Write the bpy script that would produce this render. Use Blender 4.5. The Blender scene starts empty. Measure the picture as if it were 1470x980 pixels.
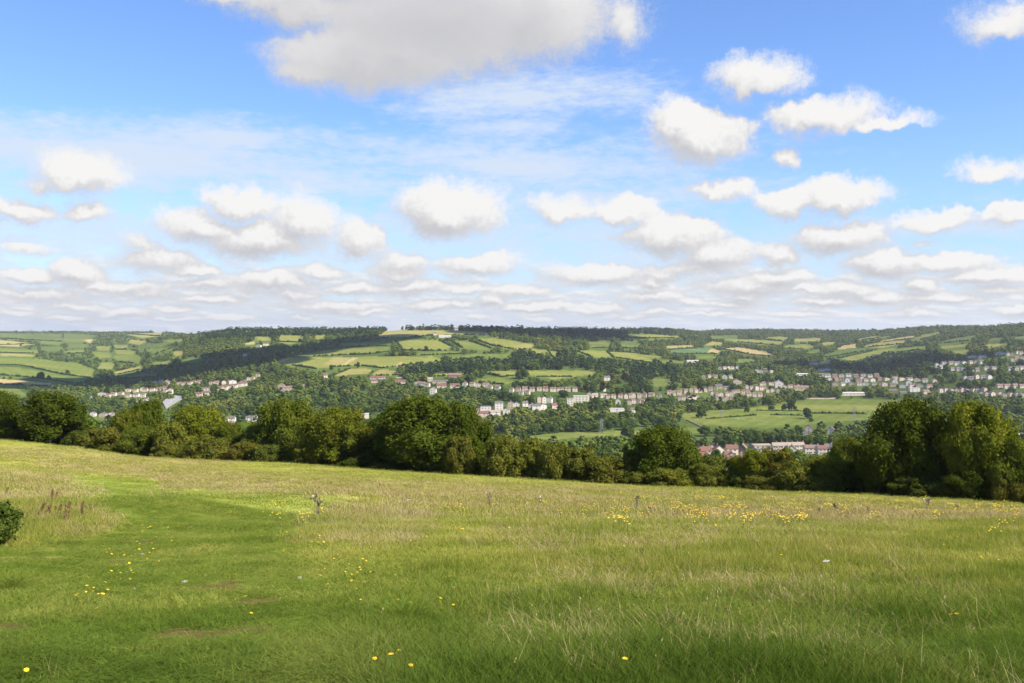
import bpy, bmesh, math, random
import numpy as np
from mathutils import Vector

random.seed(7)
RNG = np.random.default_rng(11)
R = math.radians
F, CX, HY = 1400.0, 735.0, 470.0          # focal length in photo pixels, principal column, eye-level row
scene = bpy.context.scene
COL = scene.collection

# ------------------------------------------------------------------ tagging
def tag(o, label=None, cat=None, group=None, kind=None):
    if label: o['label'] = label
    if cat: o['category'] = cat
    if group: o['group'] = group
    if kind: o['kind'] = kind
    return o

def link(o, parent=None):
    COL.objects.link(o)
    if parent is not None:
        o.parent = parent
    return o

def empty(name, loc, rz=0.0, scale=(1, 1, 1)):
    o = bpy.data.objects.new(name, None)
    COL.objects.link(o)
    o.location = loc; o.rotation_euler = (0, 0, rz); o.scale = scale
    o.empty_display_size = 0.5
    return o

def copy_tree(src, parent=None):
    """A copy of a thing, its parts and their sub-parts."""
    c = src.copy()
    COL.objects.link(c)
    if parent is not None:
        c.parent = parent
    for ch in src.children:
        copy_tree(ch, c)
    return c

# ------------------------------------------------------------------ meshes
def mesh_np(name, V, faces, mats=(), smooth=False, mat_idx=None, cols=None):
    """faces: list of int arrays (n,k)."""
    V = np.asarray(V, dtype=np.float32)
    me = bpy.data.meshes.new(name)
    me.vertices.add(len(V)); me.vertices.foreach_set('co', V.ravel())
    if not isinstance(faces, (list, tuple)): faces = [faces]
    faces = [np.asarray(f, dtype=np.int32) for f in faces if len(f)]
    nl = sum(f.size for f in faces); npoly = sum(len(f) for f in faces)
    me.loops.add(nl); me.loops.foreach_set('vertex_index', np.concatenate([f.ravel() for f in faces]))
    sizes = np.concatenate([np.full(len(f), f.shape[1], np.int32) for f in faces])
    starts = np.concatenate([[0], np.cumsum(sizes)[:-1]]).astype(np.int32)
    me.polygons.add(npoly); me.polygons.foreach_set('loop_start', starts)
    me.polygons.foreach_set('use_smooth', np.full(npoly, smooth, dtype=bool))
    if mat_idx is not None: me.polygons.foreach_set('material_index', np.asarray(mat_idx, np.int32))
    for m in mats: me.materials.append(m)
    me.update(calc_edges=True)
    for cname, c in (cols or {}).items():
        a = me.color_attributes.new(cname, 'FLOAT_COLOR', 'POINT')
        c4 = np.ones((len(V), 4), np.float32); c4[:, :c.shape[1]] = c
        a.data.foreach_set('color', c4.ravel())
    return me

class MB:
    """Collects simple shapes into one mesh."""
    def __init__(s): s.V = []; s.Fc = []; s.M = []
    def add(s, vs, fs, m=0):
        b = len(s.V); s.V += [tuple(v) for v in vs]
        for f in fs: s.Fc.append(tuple(b + i for i in f)); s.M.append(m)
    def box(s, x0, x1, y0, y1, z0, z1, m=0):
        s.add([(x0,y0,z0),(x1,y0,z0),(x1,y1,z0),(x0,y1,z0),(x0,y0,z1),(x1,y0,z1),(x1,y1,z1),(x0,y1,z1)],
              [(0,3,2,1),(4,5,6,7),(0,1,5,4),(1,2,6,5),(2,3,7,6),(3,0,4,7)], m)
    def tube(s, pts, rads, n=6, m=0, cap=True):
        pts = [Vector(p) for p in pts]; vs = []; fs = []
        for i, p in enumerate(pts):
            d = (pts[min(i+1, len(pts)-1)] - pts[max(i-1, 0)]).normalized()
            a = d.orthogonal().normalized(); b = d.cross(a)
            for k in range(n):
                t = 2*math.pi*k/n
                vs.append(p + (a*math.cos(t) + b*math.sin(t))*rads[i])
        for i in range(len(pts)-1):
            for k in range(n):
                fs.append((i*n+k, i*n+(k+1)%n, (i+1)*n+(k+1)%n, (i+1)*n+k))
        if cap:
            fs.append(tuple(range(n))[::-1]); fs.append(tuple((len(pts)-1)*n+k for k in range(n)))
        s.add(vs, fs, m)
    def ball(s, c, r, m=0, n=8, k=5, sc=(1,1,1)):
        vs = [(c[0],c[1],c[2]-r*sc[2])]; fs = []
        for i in range(1, k):
            ph = -math.pi/2 + math.pi*i/k
            for j in range(n):
                t = 2*math.pi*j/n
                vs.append((c[0]+r*sc[0]*math.cos(ph)*math.cos(t), c[1]+r*sc[1]*math.cos(ph)*math.sin(t), c[2]+r*sc[2]*math.sin(ph)))
        vs.append((c[0],c[1],c[2]+r*sc[2])); top = len(vs)-1
        for j in range(n):
            fs.append((0, 1+(j+1)%n, 1+j)); fs.append((top, 1+(k-2)*n+j, 1+(k-2)*n+(j+1)%n))
            for i in range(k-2):
                fs.append((1+i*n+j, 1+i*n+(j+1)%n, 1+(i+1)*n+(j+1)%n, 1+(i+1)*n+j))
        s.add(vs, fs, m)
    def mesh(s, name, mats, smooth=False):
        me = bpy.data.meshes.new(name); me.from_pydata(s.V, [], s.Fc)
        for m in mats: me.materials.append(m)
        me.polygons.foreach_set('material_index', s.M)
        me.polygons.foreach_set('use_smooth', [smooth]*len(s.M))
        me.update(); return me
    def build(s, name, mats, parent=None, smooth=False):
        if not isinstance(mats, (list, tuple)): mats = [mats]
        return link(bpy.data.objects.new(name, s.mesh(name, mats, smooth)), parent)

# ------------------------------------------------------------------ numpy noise
def _hash(i, j, s):
    n = (i*374761393 + j*668265263 + s*974711) & 0x7fffffff
    n = ((n ^ (n >> 13))*1274126177) & 0x7fffffff
    return ((n ^ (n >> 16)) & 0xffff)/65535.0
def vnoise(x, y, s=0):
    x = np.asarray(x, float); y = np.asarray(y, float)
    i = np.floor(x).astype(np.int64); j = np.floor(y).astype(np.int64)
    u = x-i; v = y-j; u = u*u*(3-2*u); v = v*v*(3-2*v)
    return (_hash(i,j,s)*(1-u)+_hash(i+1,j,s)*u)*(1-v)+(_hash(i,j+1,s)*(1-u)+_hash(i+1,j+1,s)*u)*v
def fbm(x, y, s=0, o=4):
    t = 0; a = 0.5
    for k in range(o):
        t = t + a*vnoise(x*2**k, y*2**k, s+k*17); a *= 0.5
    return t/(1-0.5**o)
def sstep(a, b, x):
    t = np.clip((np.asarray(x, float)-a)/(b-a), 0, 1); return t*t*(3-2*t)

# ------------------------------------------------------------------ terrain height
EDGE = [(-400,600),(-200,615),(0,631),(100,641),(200,656),(300,661),(420,665),(520,673),(600,678),(735,687),(850,694),(1000,700),(1100,705),(1250,711),(1350,717),(1470,724),(1700,735),(1900,745)]
EDGED = [(-400,185),(0,165),(300,152),(600,135),(735,128),(1000,118),(1250,106),(1470,98),(1900,92)]
def edge_py(px): return np.interp(px, [e[0] for e in EDGE], [e[1] for e in EDGE])
def edge_d(px): return np.interp(px, [e[0] for e in EDGED], [e[1] for e in EDGED])
FAR = {
 -300: [(575,1800),(560,2100),(545,2450),(525,3000),(510,3500),(497,4200),(486,5000),(478,5900)],
 0:    [(600,1500),(575,1800),(560,2050),(540,2500),(520,3000),(505,3600),(490,4500),(481,5500),(477,6000)],
 150:  [(600,1500),(575,1800),(560,2100),(545,2500),(530,3000),(510,3600),(495,4400),(483,5400),(477,6200)],
 250:  [(600,1450),(575,1700),(555,2000),(540,2200),(520,2600),(500,3200),(488,3600),(482,4000),(486,4700),(478,6200)],
 330:  [(610,1350),(580,1600),(560,1800),(545,2000),(520,2300),(500,2700),(485,3000),(476,3200)],
 450:  [(610,1300),(590,1450),(560,1700),(535,2000),(520,2200),(500,2550),(485,2900),(475,3300)],
 600:  [(620,1220),(600,1350),(570,1600),(540,1850),(525,2000),(510,2200),(490,2500),(480,2700),(474,2900)],
 735:  [(630,1150),(600,1350),(575,1500),(550,1700),(535,1850),(515,2100),(495,2400),(480,2720),(474,3000)],
 830:  [(630,1150),(605,1330),(585,1500),(560,1650),(540,1850),(515,2200),(500,2500),(487,2850),(475,3500)],
 950:  [(632,1150),(605,1340),(580,1600),(560,1700),(540,1900),(520,2300),(505,2700),(490,3200),(480,3600),(474,4000)],
 1050: [(630,1150),(600,1400),(580,1650),(565,1750),(550,1900),(530,2200),(515,2600),(500,3100),(490,3500),(480,4400),(474,5500)],
 1150: [(630,1130),(600,1400),(575,1730),(560,1850),(545,2100),(530,2400),(510,2900),(495,3400),(483,4200),(475,5000)],
 1250: [(630,1130),(600,1400),(575,1730),(560,1850),(545,2100),(535,2300),(515,2700),(500,3100),(488,3700),(476,4600)],
 1350: [(630,1130),(600,1400),(575,1700),(555,1850),(535,2000),(515,2300),(500,2700),(488,3200),(478,3700),(470,4200)],
 1470: [(640,1050),(600,1350),(575,1600),(550,1750),(530,1900),(510,2150),(495,2500),(480,2900),(467,3500)],
 1800: [(640,1050),(600,1350),(570,1600),(545,1750),(520,1900),(500,2150),(480,2500),(465,2900),(450,3500)],
}
def pchip(x, y, xq):
    x = np.asarray(x, float); y = np.asarray(y, float)
    h = np.diff(x); dl = np.diff(y)/h
    m = np.zeros(len(x)); m[0] = dl[0]; m[-1] = dl[-1]
    for i in range(1, len(x)-1):
        if dl[i-1]*dl[i] > 0:
            w1 = 2*h[i]+h[i-1]; w2 = h[i]+2*h[i-1]
            m[i] = (w1+w2)/(w1/dl[i-1]+w2/dl[i])
    k = np.clip(np.searchsorted(x, xq)-1, 0, len(x)-2)
    t = (xq-x[k])/h[k]; t2 = t*t; t3 = t2*t
    return (2*t3-3*t2+1)*y[k]+(t3-2*t2+t)*h[k]*m[k]+(-2*t3+3*t2)*y[k+1]+(t3-t2)*h[k]*m[k+1]
FARD = np.geomspace(850, 15000, 200)
_pxs = sorted(FAR); _fz = []
for p in _pxs:
    pts = FAR[p]
    ds = [850.0]+[d for _, d in pts]
    zs = [-112.0]+[-(y-HY)/F*d for y, d in pts]
    d1, z1 = ds[-1], zs[-1]
    ds += [d1+350, d1+1500, d1+4000, 16000]; zs += [z1-4, z1-45, z1-110, -230]
    _fz.append(pchip(np.log(ds), zs, np.log(FARD)))
_fz = np.array(_fz)
UG = np.linspace(-1.05, 1.05, 841)
UPX = CX+F*UG
_far = np.empty((len(UG), len(FARD)))
for j in range(len(FARD)):
    _far[:, j] = pchip(_pxs, _fz[:, j], np.clip(UPX, _pxs[0], _pxs[-1]))
ker = np.exp(-0.5*(np.arange(-9, 10)/4.0)**2); ker /= ker.sum()
_far = np.apply_along_axis(lambda a: np.convolve(np.pad(a, 9, mode='edge'), ker, 'valid'), 0, _far)
LD0, LD1, ND = math.log(2.0), math.log(15000.0), 1200
DG = np.exp(np.linspace(LD0, LD1, ND))
HG = np.empty((len(UG), ND))
_fi = np.arange(0, 200, 4)
for i, (u, px) in enumerate(zip(UG, UPX)):
    ep, ed = edge_py(px), edge_d(px)
    pts = [(2.0, -1.75), (3.6, -1.93)]
    for y, d in ((980,5.35),(900,7.6),(850,9.9),(800,13.2),(760,19.0)):
        pts.append((d, -(y-HY)/F*d))
    for t in (0.25, 0.5, 0.75, 0.9, 1.0):
        y = 760+(ep-760)*t; d = math.exp(math.log(19.0)*(1-t)+math.log(ed)*t)
        pts.append((d, -(y-HY)/F*d))
    ze = pts[-1][1]
    pts += [(ed*1.12, ze-0.16*ed*0.12), (ed*1.35, ze-0.19*ed*0.35), (480, -70), (640, -93)]
    pts += [(FARD[k], _far[i, k]) for k in _fi]
    HG[i] = pchip([math.log(p[0]) for p in pts], [p[1] for p in pts], np.log(DG))
def H0(u, d):
    u = np.clip(np.asarray(u, float), UG[0], UG[-1]); d = np.maximum(np.asarray(d, float), 2.0)
    a = (u-UG[0])/(UG[1]-UG[0]); b = (np.log(d)-LD0)/(LD1-LD0)*(ND-1)
    i = np.clip(a.astype(int), 0, len(UG)-2); j = np.clip(b.astype(int), 0, ND-2)
    a = a-i; b = np.clip(b-j, 0, 1)
    return (HG[i,j]*(1-a)+HG[i+1,j]*a)*(1-b)+(HG[i,j+1]*(1-a)+HG[i+1,j+1]*a)*b
def Hxy(x, y):
    """Ground height anywhere (x right, y away from the viewpoint)."""
    x = np.asarray(x, float); y = np.asarray(y, float)
    ys = np.maximum(y, 2.0)
    near = ys < 12
    u = np.where(near, x/np.maximum(ys, 12.0), x/ys)
    z = H0(u, ys)
    z = np.where(y < 2.0, -1.75-(y-2.0)*0.11, z)
    # relief: small bumps and hummocks in the pasture, gentle swells on the hills
    r = np.hypot(x, y)
    amp = sstep(2, 14, r)*(1-sstep(110, 200, r))
    z = z+amp*(0.26*(fbm(x/9.0, y/9.0, 3, 3)-0.5)+0.10*(fbm(x/2.1, y/2.1, 5, 2)-0.5))
    # low bank on the left, a shallow ditch beside the worn path
    bank = np.exp(-((x+12.5-0.12*y)/2.6)**2)*sstep(12, 20, y)*(1-sstep(40, 60, y))
    z = z+0.45*bank
    far = sstep(300, 900, r)
    z = z+far*(np.minimum(r, 4000)/1000.0)*2.2*(fbm(x/210.0, y/210.0, 9, 3)-0.5)
    return z
def proj(x, y, z):
    return CX+F*x/y, HY-F*z/y
_DM = np.geomspace(3.0, 9000, 2600)
def hit(px, py, dmin=3.0):
    """Where the sight line through a photo pixel first meets the ground -> x, y, z."""
    u = (px-CX)/F; s = -(py-HY)/F
    D = _DM[_DM >= dmin]
    below = s*D <= Hxy(u*D, D)
    k = int(np.argmax(below)) if below.any() else len(D)-1
    d = D[k]
    if k > 0:
        a, b = D[k-1], D[k]
        for _ in range(12):
            m = 0.5*(a+b)
            if s*m <= float(Hxy(u*m, m)): b = m
            else: a = m
        d = b
    return u*d, d, float(Hxy(u*d, d))
def in_poly(px, py, poly):
    c = np.zeros(np.shape(px), bool); n = len(poly)
    for i in range(n):
        x0, y0 = poly[i]; x1, y1 = poly[(i+1) % n]
        if y0 == y1: continue
        c ^= ((y0 > py) != (y1 > py)) & (px < (x1-x0)*(py-y0)/(y1-y0)+x0)
    return c

# ------------------------------------------------------------------ materials
def nmat(name):
    m = bpy.data.materials.new(name); m.use_nodes = True
    nt = m.node_tree; nt.nodes.clear()
    out = nt.nodes.new('ShaderNodeOutputMaterial')
    return m, nt, out
def N(nt, t, **kw):
    n = nt.nodes.new(t)
    for k, v in kw.items():
        if k.startswith('_'): setattr(n, k[1:], v)
        else:
            n.inputs[k.replace('__', ' ')].default_value = v
    return n
def L(nt, a, b): nt.links.new(a, b)
def ramp(nt, fac, stops):
    r = nt.nodes.new('ShaderNodeValToRGB'); e = r.color_ramp.elements
    while len(e) < len(stops): e.new(0.5)
    for k, (p, c) in enumerate(stops):
        e[k].position = p; e[k].color = (*c, 1)
    L(nt, fac, r.inputs[0]); return r
def noise(nt, scale, detail=3, rough=0.55, coord='obj'):
    n = nt.nodes.new('ShaderNodeTexNoise'); n.inputs['Scale'].default_value = scale
    n.inputs['Detail'].default_value = detail; n.inputs['Roughness'].default_value = rough
    if coord == 'world':
        g = nt.nodes.new('ShaderNodeNewGeometry'); L(nt, g.outputs['Position'], n.inputs['Vector'])
    else:
        t = nt.nodes.new('ShaderNodeTexCoord'); L(nt, t.outputs['Object'], n.inputs['Vector'])
    return n
def mix(nt, fac, a, b, mode='MIX'):
    m = nt.nodes.new('ShaderNodeMix'); m.data_type = 'RGBA'; m.blend_type = mode
    for s, v in ((0, fac), (6, a), (7, b)):
        if hasattr(v, 'is_output'): L(nt, v, m.inputs[s])
        elif s == 0: m.inputs[0].default_value = v
        else: m.inputs[s].default_value = (*v, 1)
    return m.outputs[2]
def simple(name, c, rough=0.8, var=0.12, scale=2.0, metal=0.0, c2=None):
    m, nt, out = nmat(name)
    n = noise(nt, scale, 4)
    c2 = c2 or tuple(min(1, v*(1+2*var)) for v in c)
    r = ramp(nt, n.outputs[0], [(0.3, tuple(v*(1-var) for v in c)), (0.7, c2)])
    b = N(nt, 'ShaderNodeBsdfPrincipled', Roughness=rough, Metallic=metal)
    L(nt, r.outputs[0], b.inputs['Base Color'])
    L(nt, b.outputs[0], out.inputs[0]); return m
def leaf_mat(name, stops, scale=0.35, trans=0.3, coord='world', objcol=True, fine=6.0):
    """Foliage: colour varies between clumps, and leaf by leaf; part of the light passes through."""
    m, nt, out = nmat(name)
    n1 = noise(nt, scale, 3, 0.6, coord); n2 = noise(nt, fine, 2, 0.6, coord)
    add = N(nt, 'ShaderNodeMath', _operation='MULTIPLY_ADD'); add.inputs[1].default_value = 0.45
    L(nt, n2.outputs[0], add.inputs[0])
    sub = N(nt, 'ShaderNodeMath', _operation='MULTIPLY'); sub.inputs[1].default_value = 0.6
    L(nt, n1.outputs[0], sub.inputs[0]); L(nt, sub.outputs[0], add.inputs[2])
    r = ramp(nt, add.outputs[0], stops)
    c = r.outputs[0]
    if fine < 1:      # distant woods: every crown has a tone of its own
        vo = nt.nodes.new('ShaderNodeTexVoronoi'); vo.inputs['Scale'].default_value = .085
        gp = nt.nodes.new('ShaderNodeNewGeometry'); L(nt, gp.outputs['Position'], vo.inputs['Vector'])
        sx_ = nt.nodes.new('ShaderNodeSeparateColor'); L(nt, vo.outputs['Color'], sx_.inputs[0])
        vr_ = ramp(nt, sx_.outputs[0], [(0.05, (.62,.68,.70)), (0.5, (.98,1.0,.98)), (0.8, (1.18,1.12,.98)), (0.97, (1.6,1.42,1.0))])
        c = mix(nt, 1.0, c, vr_.outputs[0], 'MULTIPLY')
    if objcol:
        oi = nt.nodes.new('ShaderNodeObjectInfo')
        c = mix(nt, 1.0, c, oi.outputs['Color'], 'MULTIPLY')
    d = N(nt, 'ShaderNodeBsdfDiffuse'); t = N(nt, 'ShaderNodeBsdfTranslucent')
    L(nt, c, d.inputs[0])
    tc = mix(nt, 1.0, c, (1.25, 1.2, 0.5), 'MULTIPLY'); L(nt, tc, t.inputs[0])
    mx = N(nt, 'ShaderNodeMixShader'); mx.inputs[0].default_value = trans
    L(nt, d.outputs[0], mx.inputs[1]); L(nt, t.outputs[0], mx.inputs[2])
    L(nt, mx.outputs[0], out.inputs[0]); return m
SUN_AZ, SUN_EL, SUN_E, SKY_E, EXPO, HAZE = 62, 43, 5.0, .105, 0.95, 4.2e-5
SKY_TINT = (.66, .80, 1.06)
CL_D, CL_M, CL_B = (2.95,2.95,3.08), (3.7,3.65,3.7), (4.6,4.55,4.5)
BK_D, BK_M, BK_B = (3.45,3.75,4.2), (3.75,3.95,4.25), (4.5,4.5,4.5)
HZ_C, WS_C = (2.5,3.3,4.4), (3.5,3.95,4.6)
# ------------------------------------------------------------------ fields on the hills (outline as seen, laid on the terrain)
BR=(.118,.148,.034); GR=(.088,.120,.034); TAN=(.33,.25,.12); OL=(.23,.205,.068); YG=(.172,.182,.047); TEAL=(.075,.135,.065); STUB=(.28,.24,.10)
FIELDS = [
 # name used in hedge labels, outline, colour, hedge edges (index pairs) or None
 ('hilltop pasture at the far left skyline', [(-40,479),(88,478.5),(88,490),(40,487),(-40,483)], GR, [(4,2)]),
 ('far left hilltop meadow beside the copse', [(92,479),(139,481),(115,491),(92,491)], GR, None),
 ('tan field on the far left hillside', [(-40,484),(51,493),(28,497.5),(-40,496)], STUB, [(3,1)]),
 ('pale hilltop field on the left skyline', [(180,479),(233,477),(230,482),(204,485)], OL, [(0,2)]),
 ('small tan patch under the left skyline', [(118,488),(133,486),(130,492)], TAN, None),
 ('narrow field above the far left hamlet', [(-40,498),(53,502),(55,507),(-40,505)], BR, [(3,2)]),
 ('small green field on the left valley side', [(92,504),(120,501),(122,506),(96,507.5)], BR, [(3,2)]),
 ('small square meadow in the left valley', [(163,495),(184,495),(182,501),(167,501)], YG, [(3,2)]),
 ('bright field left of the wooded hill', [(210,501),(249,499),(245,503),(222,508)], BR, [(3,1)]),
 ('broad pasture below the left hamlet', [(-40,513),(60,516),(110,521),(136,530),(130,542),(90,537),(30,524),(-40,522)], BR, [(7,6),(6,5),(5,4)]),
 ('lower pasture in the left valley', [(-40,527),(25,527),(90,540),(130,544),(105,550),(70,549),(50,542),(-40,535)], BR, [(7,6),(6,4)]),
 ('tan strip above the left hedgerow trees', [(-40,543),(20,545),(75,550),(70,554),(-40,550)], TAN, [(4,3)]),
 ('green field behind the leftmost trees', [(-40,551),(22,554),(39,568),(-40,561)], BR, None),
 ('mid green slope in the left valley', [(163,511),(196,508),(204,515),(192,521),(170,519)], BR, [(4,3)]),
 ('straw coloured field in the left valley', [(163,534),(204,525),(200,530),(170,537)], OL, [(3,2)]),
 ('green field under the cloud shadow edge', [(220,520),(243,518),(241,525),(222,525)], BR, [(3,2)]),
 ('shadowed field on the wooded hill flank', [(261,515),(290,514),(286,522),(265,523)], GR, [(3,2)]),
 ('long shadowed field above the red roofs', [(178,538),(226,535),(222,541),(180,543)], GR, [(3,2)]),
 ('grassy clearing high in the hanging wood', [(366,483),(387,483),(389,489),(371,489)], YG, None),
 ('open meadow between the hilltop woods', [(403,481),(436,482),(430,491),(415,494),(399,490)], YG, [(4,2)]),
 ('tan clearing in the hanging wood', [(350,493),(364,489),(367,494),(354,495.5)], STUB, None),
 ('clearing near the wooded hill brow', [(452,482),(467,480),(464,486),(452,487)], YG, None),
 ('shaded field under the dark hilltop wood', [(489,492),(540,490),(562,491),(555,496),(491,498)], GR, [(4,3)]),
 ('long bright field on the hill shoulder', [(424,510),(481,500.5),(540,498),(562,498),(558,504),(530,508),(450,511)], BR, [(6,5),(5,4)]),
 ('broad striped field on the hill face', [(399,521),(415,512.5),(479,512.5),(540,511.5),(623,511.5),(637,517),(606,521),(578,522.5),(549,528),(519,524.5),(500,524.5),(478,526),(455,529),(420,524)], YG, [(13,12),(11,9),(9,8),(8,6)]),
 ('brown stripe of the striped hill field', [(464,523),(479,513),(503,513),(485,524)], STUB, None),
 ('pale stripe of the striped hill field', [(487,524),(507,513),(516,513),(494,524)], (.36,.29,.16), None),
 ('tan head of the striped hill field', [(397,518),(410,514),(416,514),(405,520)], TAN, None),
 ('ploughed corner of the striped hill field', [(416,524),(440,522),(434,526.5)], TAN, None),
 ('tan wedge of the striped hill field', [(567,525),(576,519),(583,522),(570,526.5)], TAN, None),
 ('pale meadow above the wooded park', [(473,541),(503,528.5),(534,529),(530,536),(505,538)], OL, [(0,1)]),
 ('straw meadow above the bungalows', [(535,536),(545,530),(570,532),(575,538),(560,540),(537,539)], OL, [(5,3)]),
 ('tan plateau field on the hilltop', [(543,481),(553,474.5),(643,474),(706,477),(696,481),(650,480),(623,481),(582,484.5),(547,484.5)], (.25,.22,.085), [(8,7),(7,6),(5,4)]),
 ('green and tan field under the hilltop barns', [(568,488),(631,488),(649,497),(643,503),(578,502.5),(570,495)], YG, [(0,4),(4,3),(1,2)]),
 ('sloping field left of the hill shoulder', [(647,489),(674,488.5),(706,500),(694,502.5),(664,499)], BR, [(0,4),(1,2)]),
 ('upper shoulder field with a tan corner', [(686,485.5),(715,485),(766,494),(764,499),(741,501.5),(706,495),(688,489)], YG, [(6,5),(5,4)]),
 ('tan corner of the shoulder field', [(736,497),(756,493),(766,494.5),(764,499),(743,501)], OL, None),
 ('thin field under the hill hedges', [(600,505.5),(660,504),(664,507.5),(602,509.5)], BR, [(3,2)]),
 ('green field above the oak belt', [(643,512.5),(676,508.5),(735,507.5),(733,513.5),(696,512.5),(650,516.5)], BR, [(5,4)]),
 ('long pasture below the oak belt', [(686,533),(735,531.5),(859,531.5),(850,538),(822,540.5),(798,544.5),(770,540.5),(760,537.5),(735,541),(720,540.5),(700,536.5)], YG, [(10,9),(9,7),(6,4)]),
 ('small pasture left under the oak belt', [(621,536),(668,534.5),(664,539.5),(623,540)], YG, [(3,2)]),
 ('pasture above the pale semis', [(680,545),(715,540.5),(737,548),(725,551.5),(704,547.5),(686,549)], BR, [(5,3)]),
 ('bright field right of the hill shoulder', [(826,502.5),(871,503.5),(881,513),(851,513),(834,507.5)], YG, [(0,3),(1,2)]),
 ('bright field beside the hill shoulder hedge', [(873,504),(910,506),(936,516),(934,520.5),(904,517),(885,513)], YG, [(5,3),(0,1)]),
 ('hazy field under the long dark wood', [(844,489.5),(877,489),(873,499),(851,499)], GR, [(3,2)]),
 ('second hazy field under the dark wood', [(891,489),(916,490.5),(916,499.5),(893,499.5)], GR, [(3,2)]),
 ('pale field on the far central ridge', [(902,480.5),(940,480),(975,482.5),(969,485),(926,487),(904,485)], YG, [(5,3)]),
 ('tan field right of centre', [(956,496.5),(995,495),(996,499.5),(959,501.5)], STUB, [(3,2)]),
 ('teal green crop field right of centre', [(961,504),(1015,498),(1036,503),(1029,507.5),(967,507.5)], TEAL, [(4,3)]),
 ('tan end of the teal crop field', [(1015,506.5),(1021,499),(1035,503),(1029,507)], TAN, None),
 ('clearing in the conifer wood', [(936,544),(963,543.5),(963,551),(940,555)], GR, None),
 ('bright meadow strip behind the near hedge', [(742,627),(802,620.5),(863,620.5),(945,616),(936,622.5),(893,624.5),(834,627.5),(791,631.5),(748,630)], BR, [(0,1)]),
 ('bright scrap of meadow behind the main tree', [(700,628),(722,628),(722,640),(700,640)], BR, None),
 ('wide flat river meadow', [(976,594),(1015,589.5),(1070,586),(1138,576),(1156,573.5),(1260,572.5),(1330,573),(1340,602),(1250,602),(1174,607.5),(1101,615),(1021,610),(985,604)], BR, None),
 ('dry band across the river meadow', [(1060,588),(1135,581),(1300,581),(1300,586),(1130,588),(1062,589)], YG, None),
 ('grass paddock behind the stone wall', [(972,613),(1007,614),(1001,620.5),(974,618)], BR, None),
 ('long green field under the right skyline', [(1035,486.5),(1078,487),(1123,490.5),(1119,495.5),(1092,494.5),(1058,490.5)], YG, [(5,3)]),
 ('upper green field under the right skyline', [(1092,486),(1115,482.5),(1133,484.5),(1123,489.5)], YG, [(0,3)]),
 ('broad straw field right of centre', [(1037,500.5),(1062,498),(1103,506),(1111,511.5),(1074,508)], TAN, [(0,4),(4,3)]),
 ('small straw field right of centre', [(1009,496.5),(1021,489.5),(1044,492.5),(1031,494.5)], OL, None),
 ('small green field above the village', [(1058,514.5),(1084,515.5),(1082,520.5),(1060,522.5)], BR, [(3,2)]),
 ('pale green field in the right combe', [(1125,495.5),(1156,493.5),(1170,497.5),(1156,500.5),(1129,499.5)], YG, [(4,3)]),
 ('green field in the right combe', [(1156,506),(1178,500.5),(1176,507),(1160,509)], BR, [(3,2)]),
 ('green field on the combe side', [(1182,510),(1205,502),(1244,499.5),(1240,504),(1205,509),(1184,513)], GR, [(5,3)]),
 ('green strip under the central wood', [(945,516.5),(990,518),(985,521),(950,520)], BR, None),
 ('long field rising behind the dark wood', [(1205,514),(1252,503.5),(1288,498.5),(1284,502),(1258,509),(1223,518)], YG, [(0,1)]),
 ('bright slope on the right hill', [(1282,502),(1317,496.5),(1333,497.5),(1321,502),(1288,505)], BR, [(4,3)]),
 ('olive field on the right hill', [(1239,496),(1272,489.5),(1299,488.5),(1297,493),(1268,499),(1246,498)], OL, [(5,3)]),
 ('pale stubble strip on the right hill', [(1264,489),(1313,481.5),(1313,485),(1268,491)], TAN, [(3,2)]),
 ('tan patch on the right combe edge', [(1201,500),(1211,495.5),(1229,493.5),(1229,498.5),(1207,501)], TAN, None),
 ('olive strip under the right skyline', [(1229,487),(1248,483.5),(1282,480.5),(1268,484),(1237,488)], OL, [(4,2)]),
 ('rising green field on the right hill', [(1307,488),(1325,480.5),(1352,475.5),(1346,480),(1321,488)], BR, [(4,3)]),
 ('long green field on the right hill', [(1343,493),(1366,486.5),(1403,480.5),(1390,489),(1366,492)], GR, [(0,3)]),
 ('olive field above the hill houses', [(1403,499),(1419,493.5),(1448,493.5),(1425,498)], OL, [(0,3)]),
 ('yellow field above the hill houses', [(1368,504),(1392,501.5),(1386,507.5),(1370,507)], YG, None),
 ('field at the far right brow', [(1446,485),(1490,480),(1490,483),(1456,486.5)], GR, None),
]
for k_, q_ in enumerate([[(60,497),(88,498),(84,503),(58,502)],[(139,497),(158,497),(156,503),(140,503)],[(188,487),(212,490),(200,495),(184,492)],[(132,505),(158,506),(160,513),(140,514)],
  [(200,497),(208,497),(206,502),(198,503)],[(146,520),(165,521),(160,530),(140,528)],[(250,505),(262,503),(262,509),(250,511)],[(60,488),(90,491),(84,495),(58,493)],[(100,493),(128,494),(120,499),(98,499)],[(165,502),(195,503),(190,508),(168,508.5)],
  [(0,507),(48,509),(48,512),(0,511)],[(238,488),(262,486),(262,490),(240,492)],[(212,493),(240,493),(232,497),(210,498)]]):
    FIELDS.append(('small left valley field', q_, (GR, YG, OL, BR)[k_ % 4], None))
for k_, q_ in enumerate([[(760,500),(800,504),(796,509),(770,507)],[(1180,492),(1200,490),(1196,494),(1182,496)],[(1020,482),(1060,481),(1058,484.5),(1022,485)],[(1000,510),(1030,511),(1026,515),(1002,514)],[(1350,497),(1390,493),(1384,497.5),(1352,501)],[(1140,486),(1180,485),(1176,489),(1142,490)],[(1420,486),(1440,484),(1436,488),(1420,490)],[(905,507),(950,511),(948,515),(925,513)]]):
    FIELDS.append(('small hillside field', q_, (YG, OL, GR, BR)[k_ % 4], None))
ROADQ = [(226,582),(233,576),(260,565),(262,571.5),(237,588),(228,590)]

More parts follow.
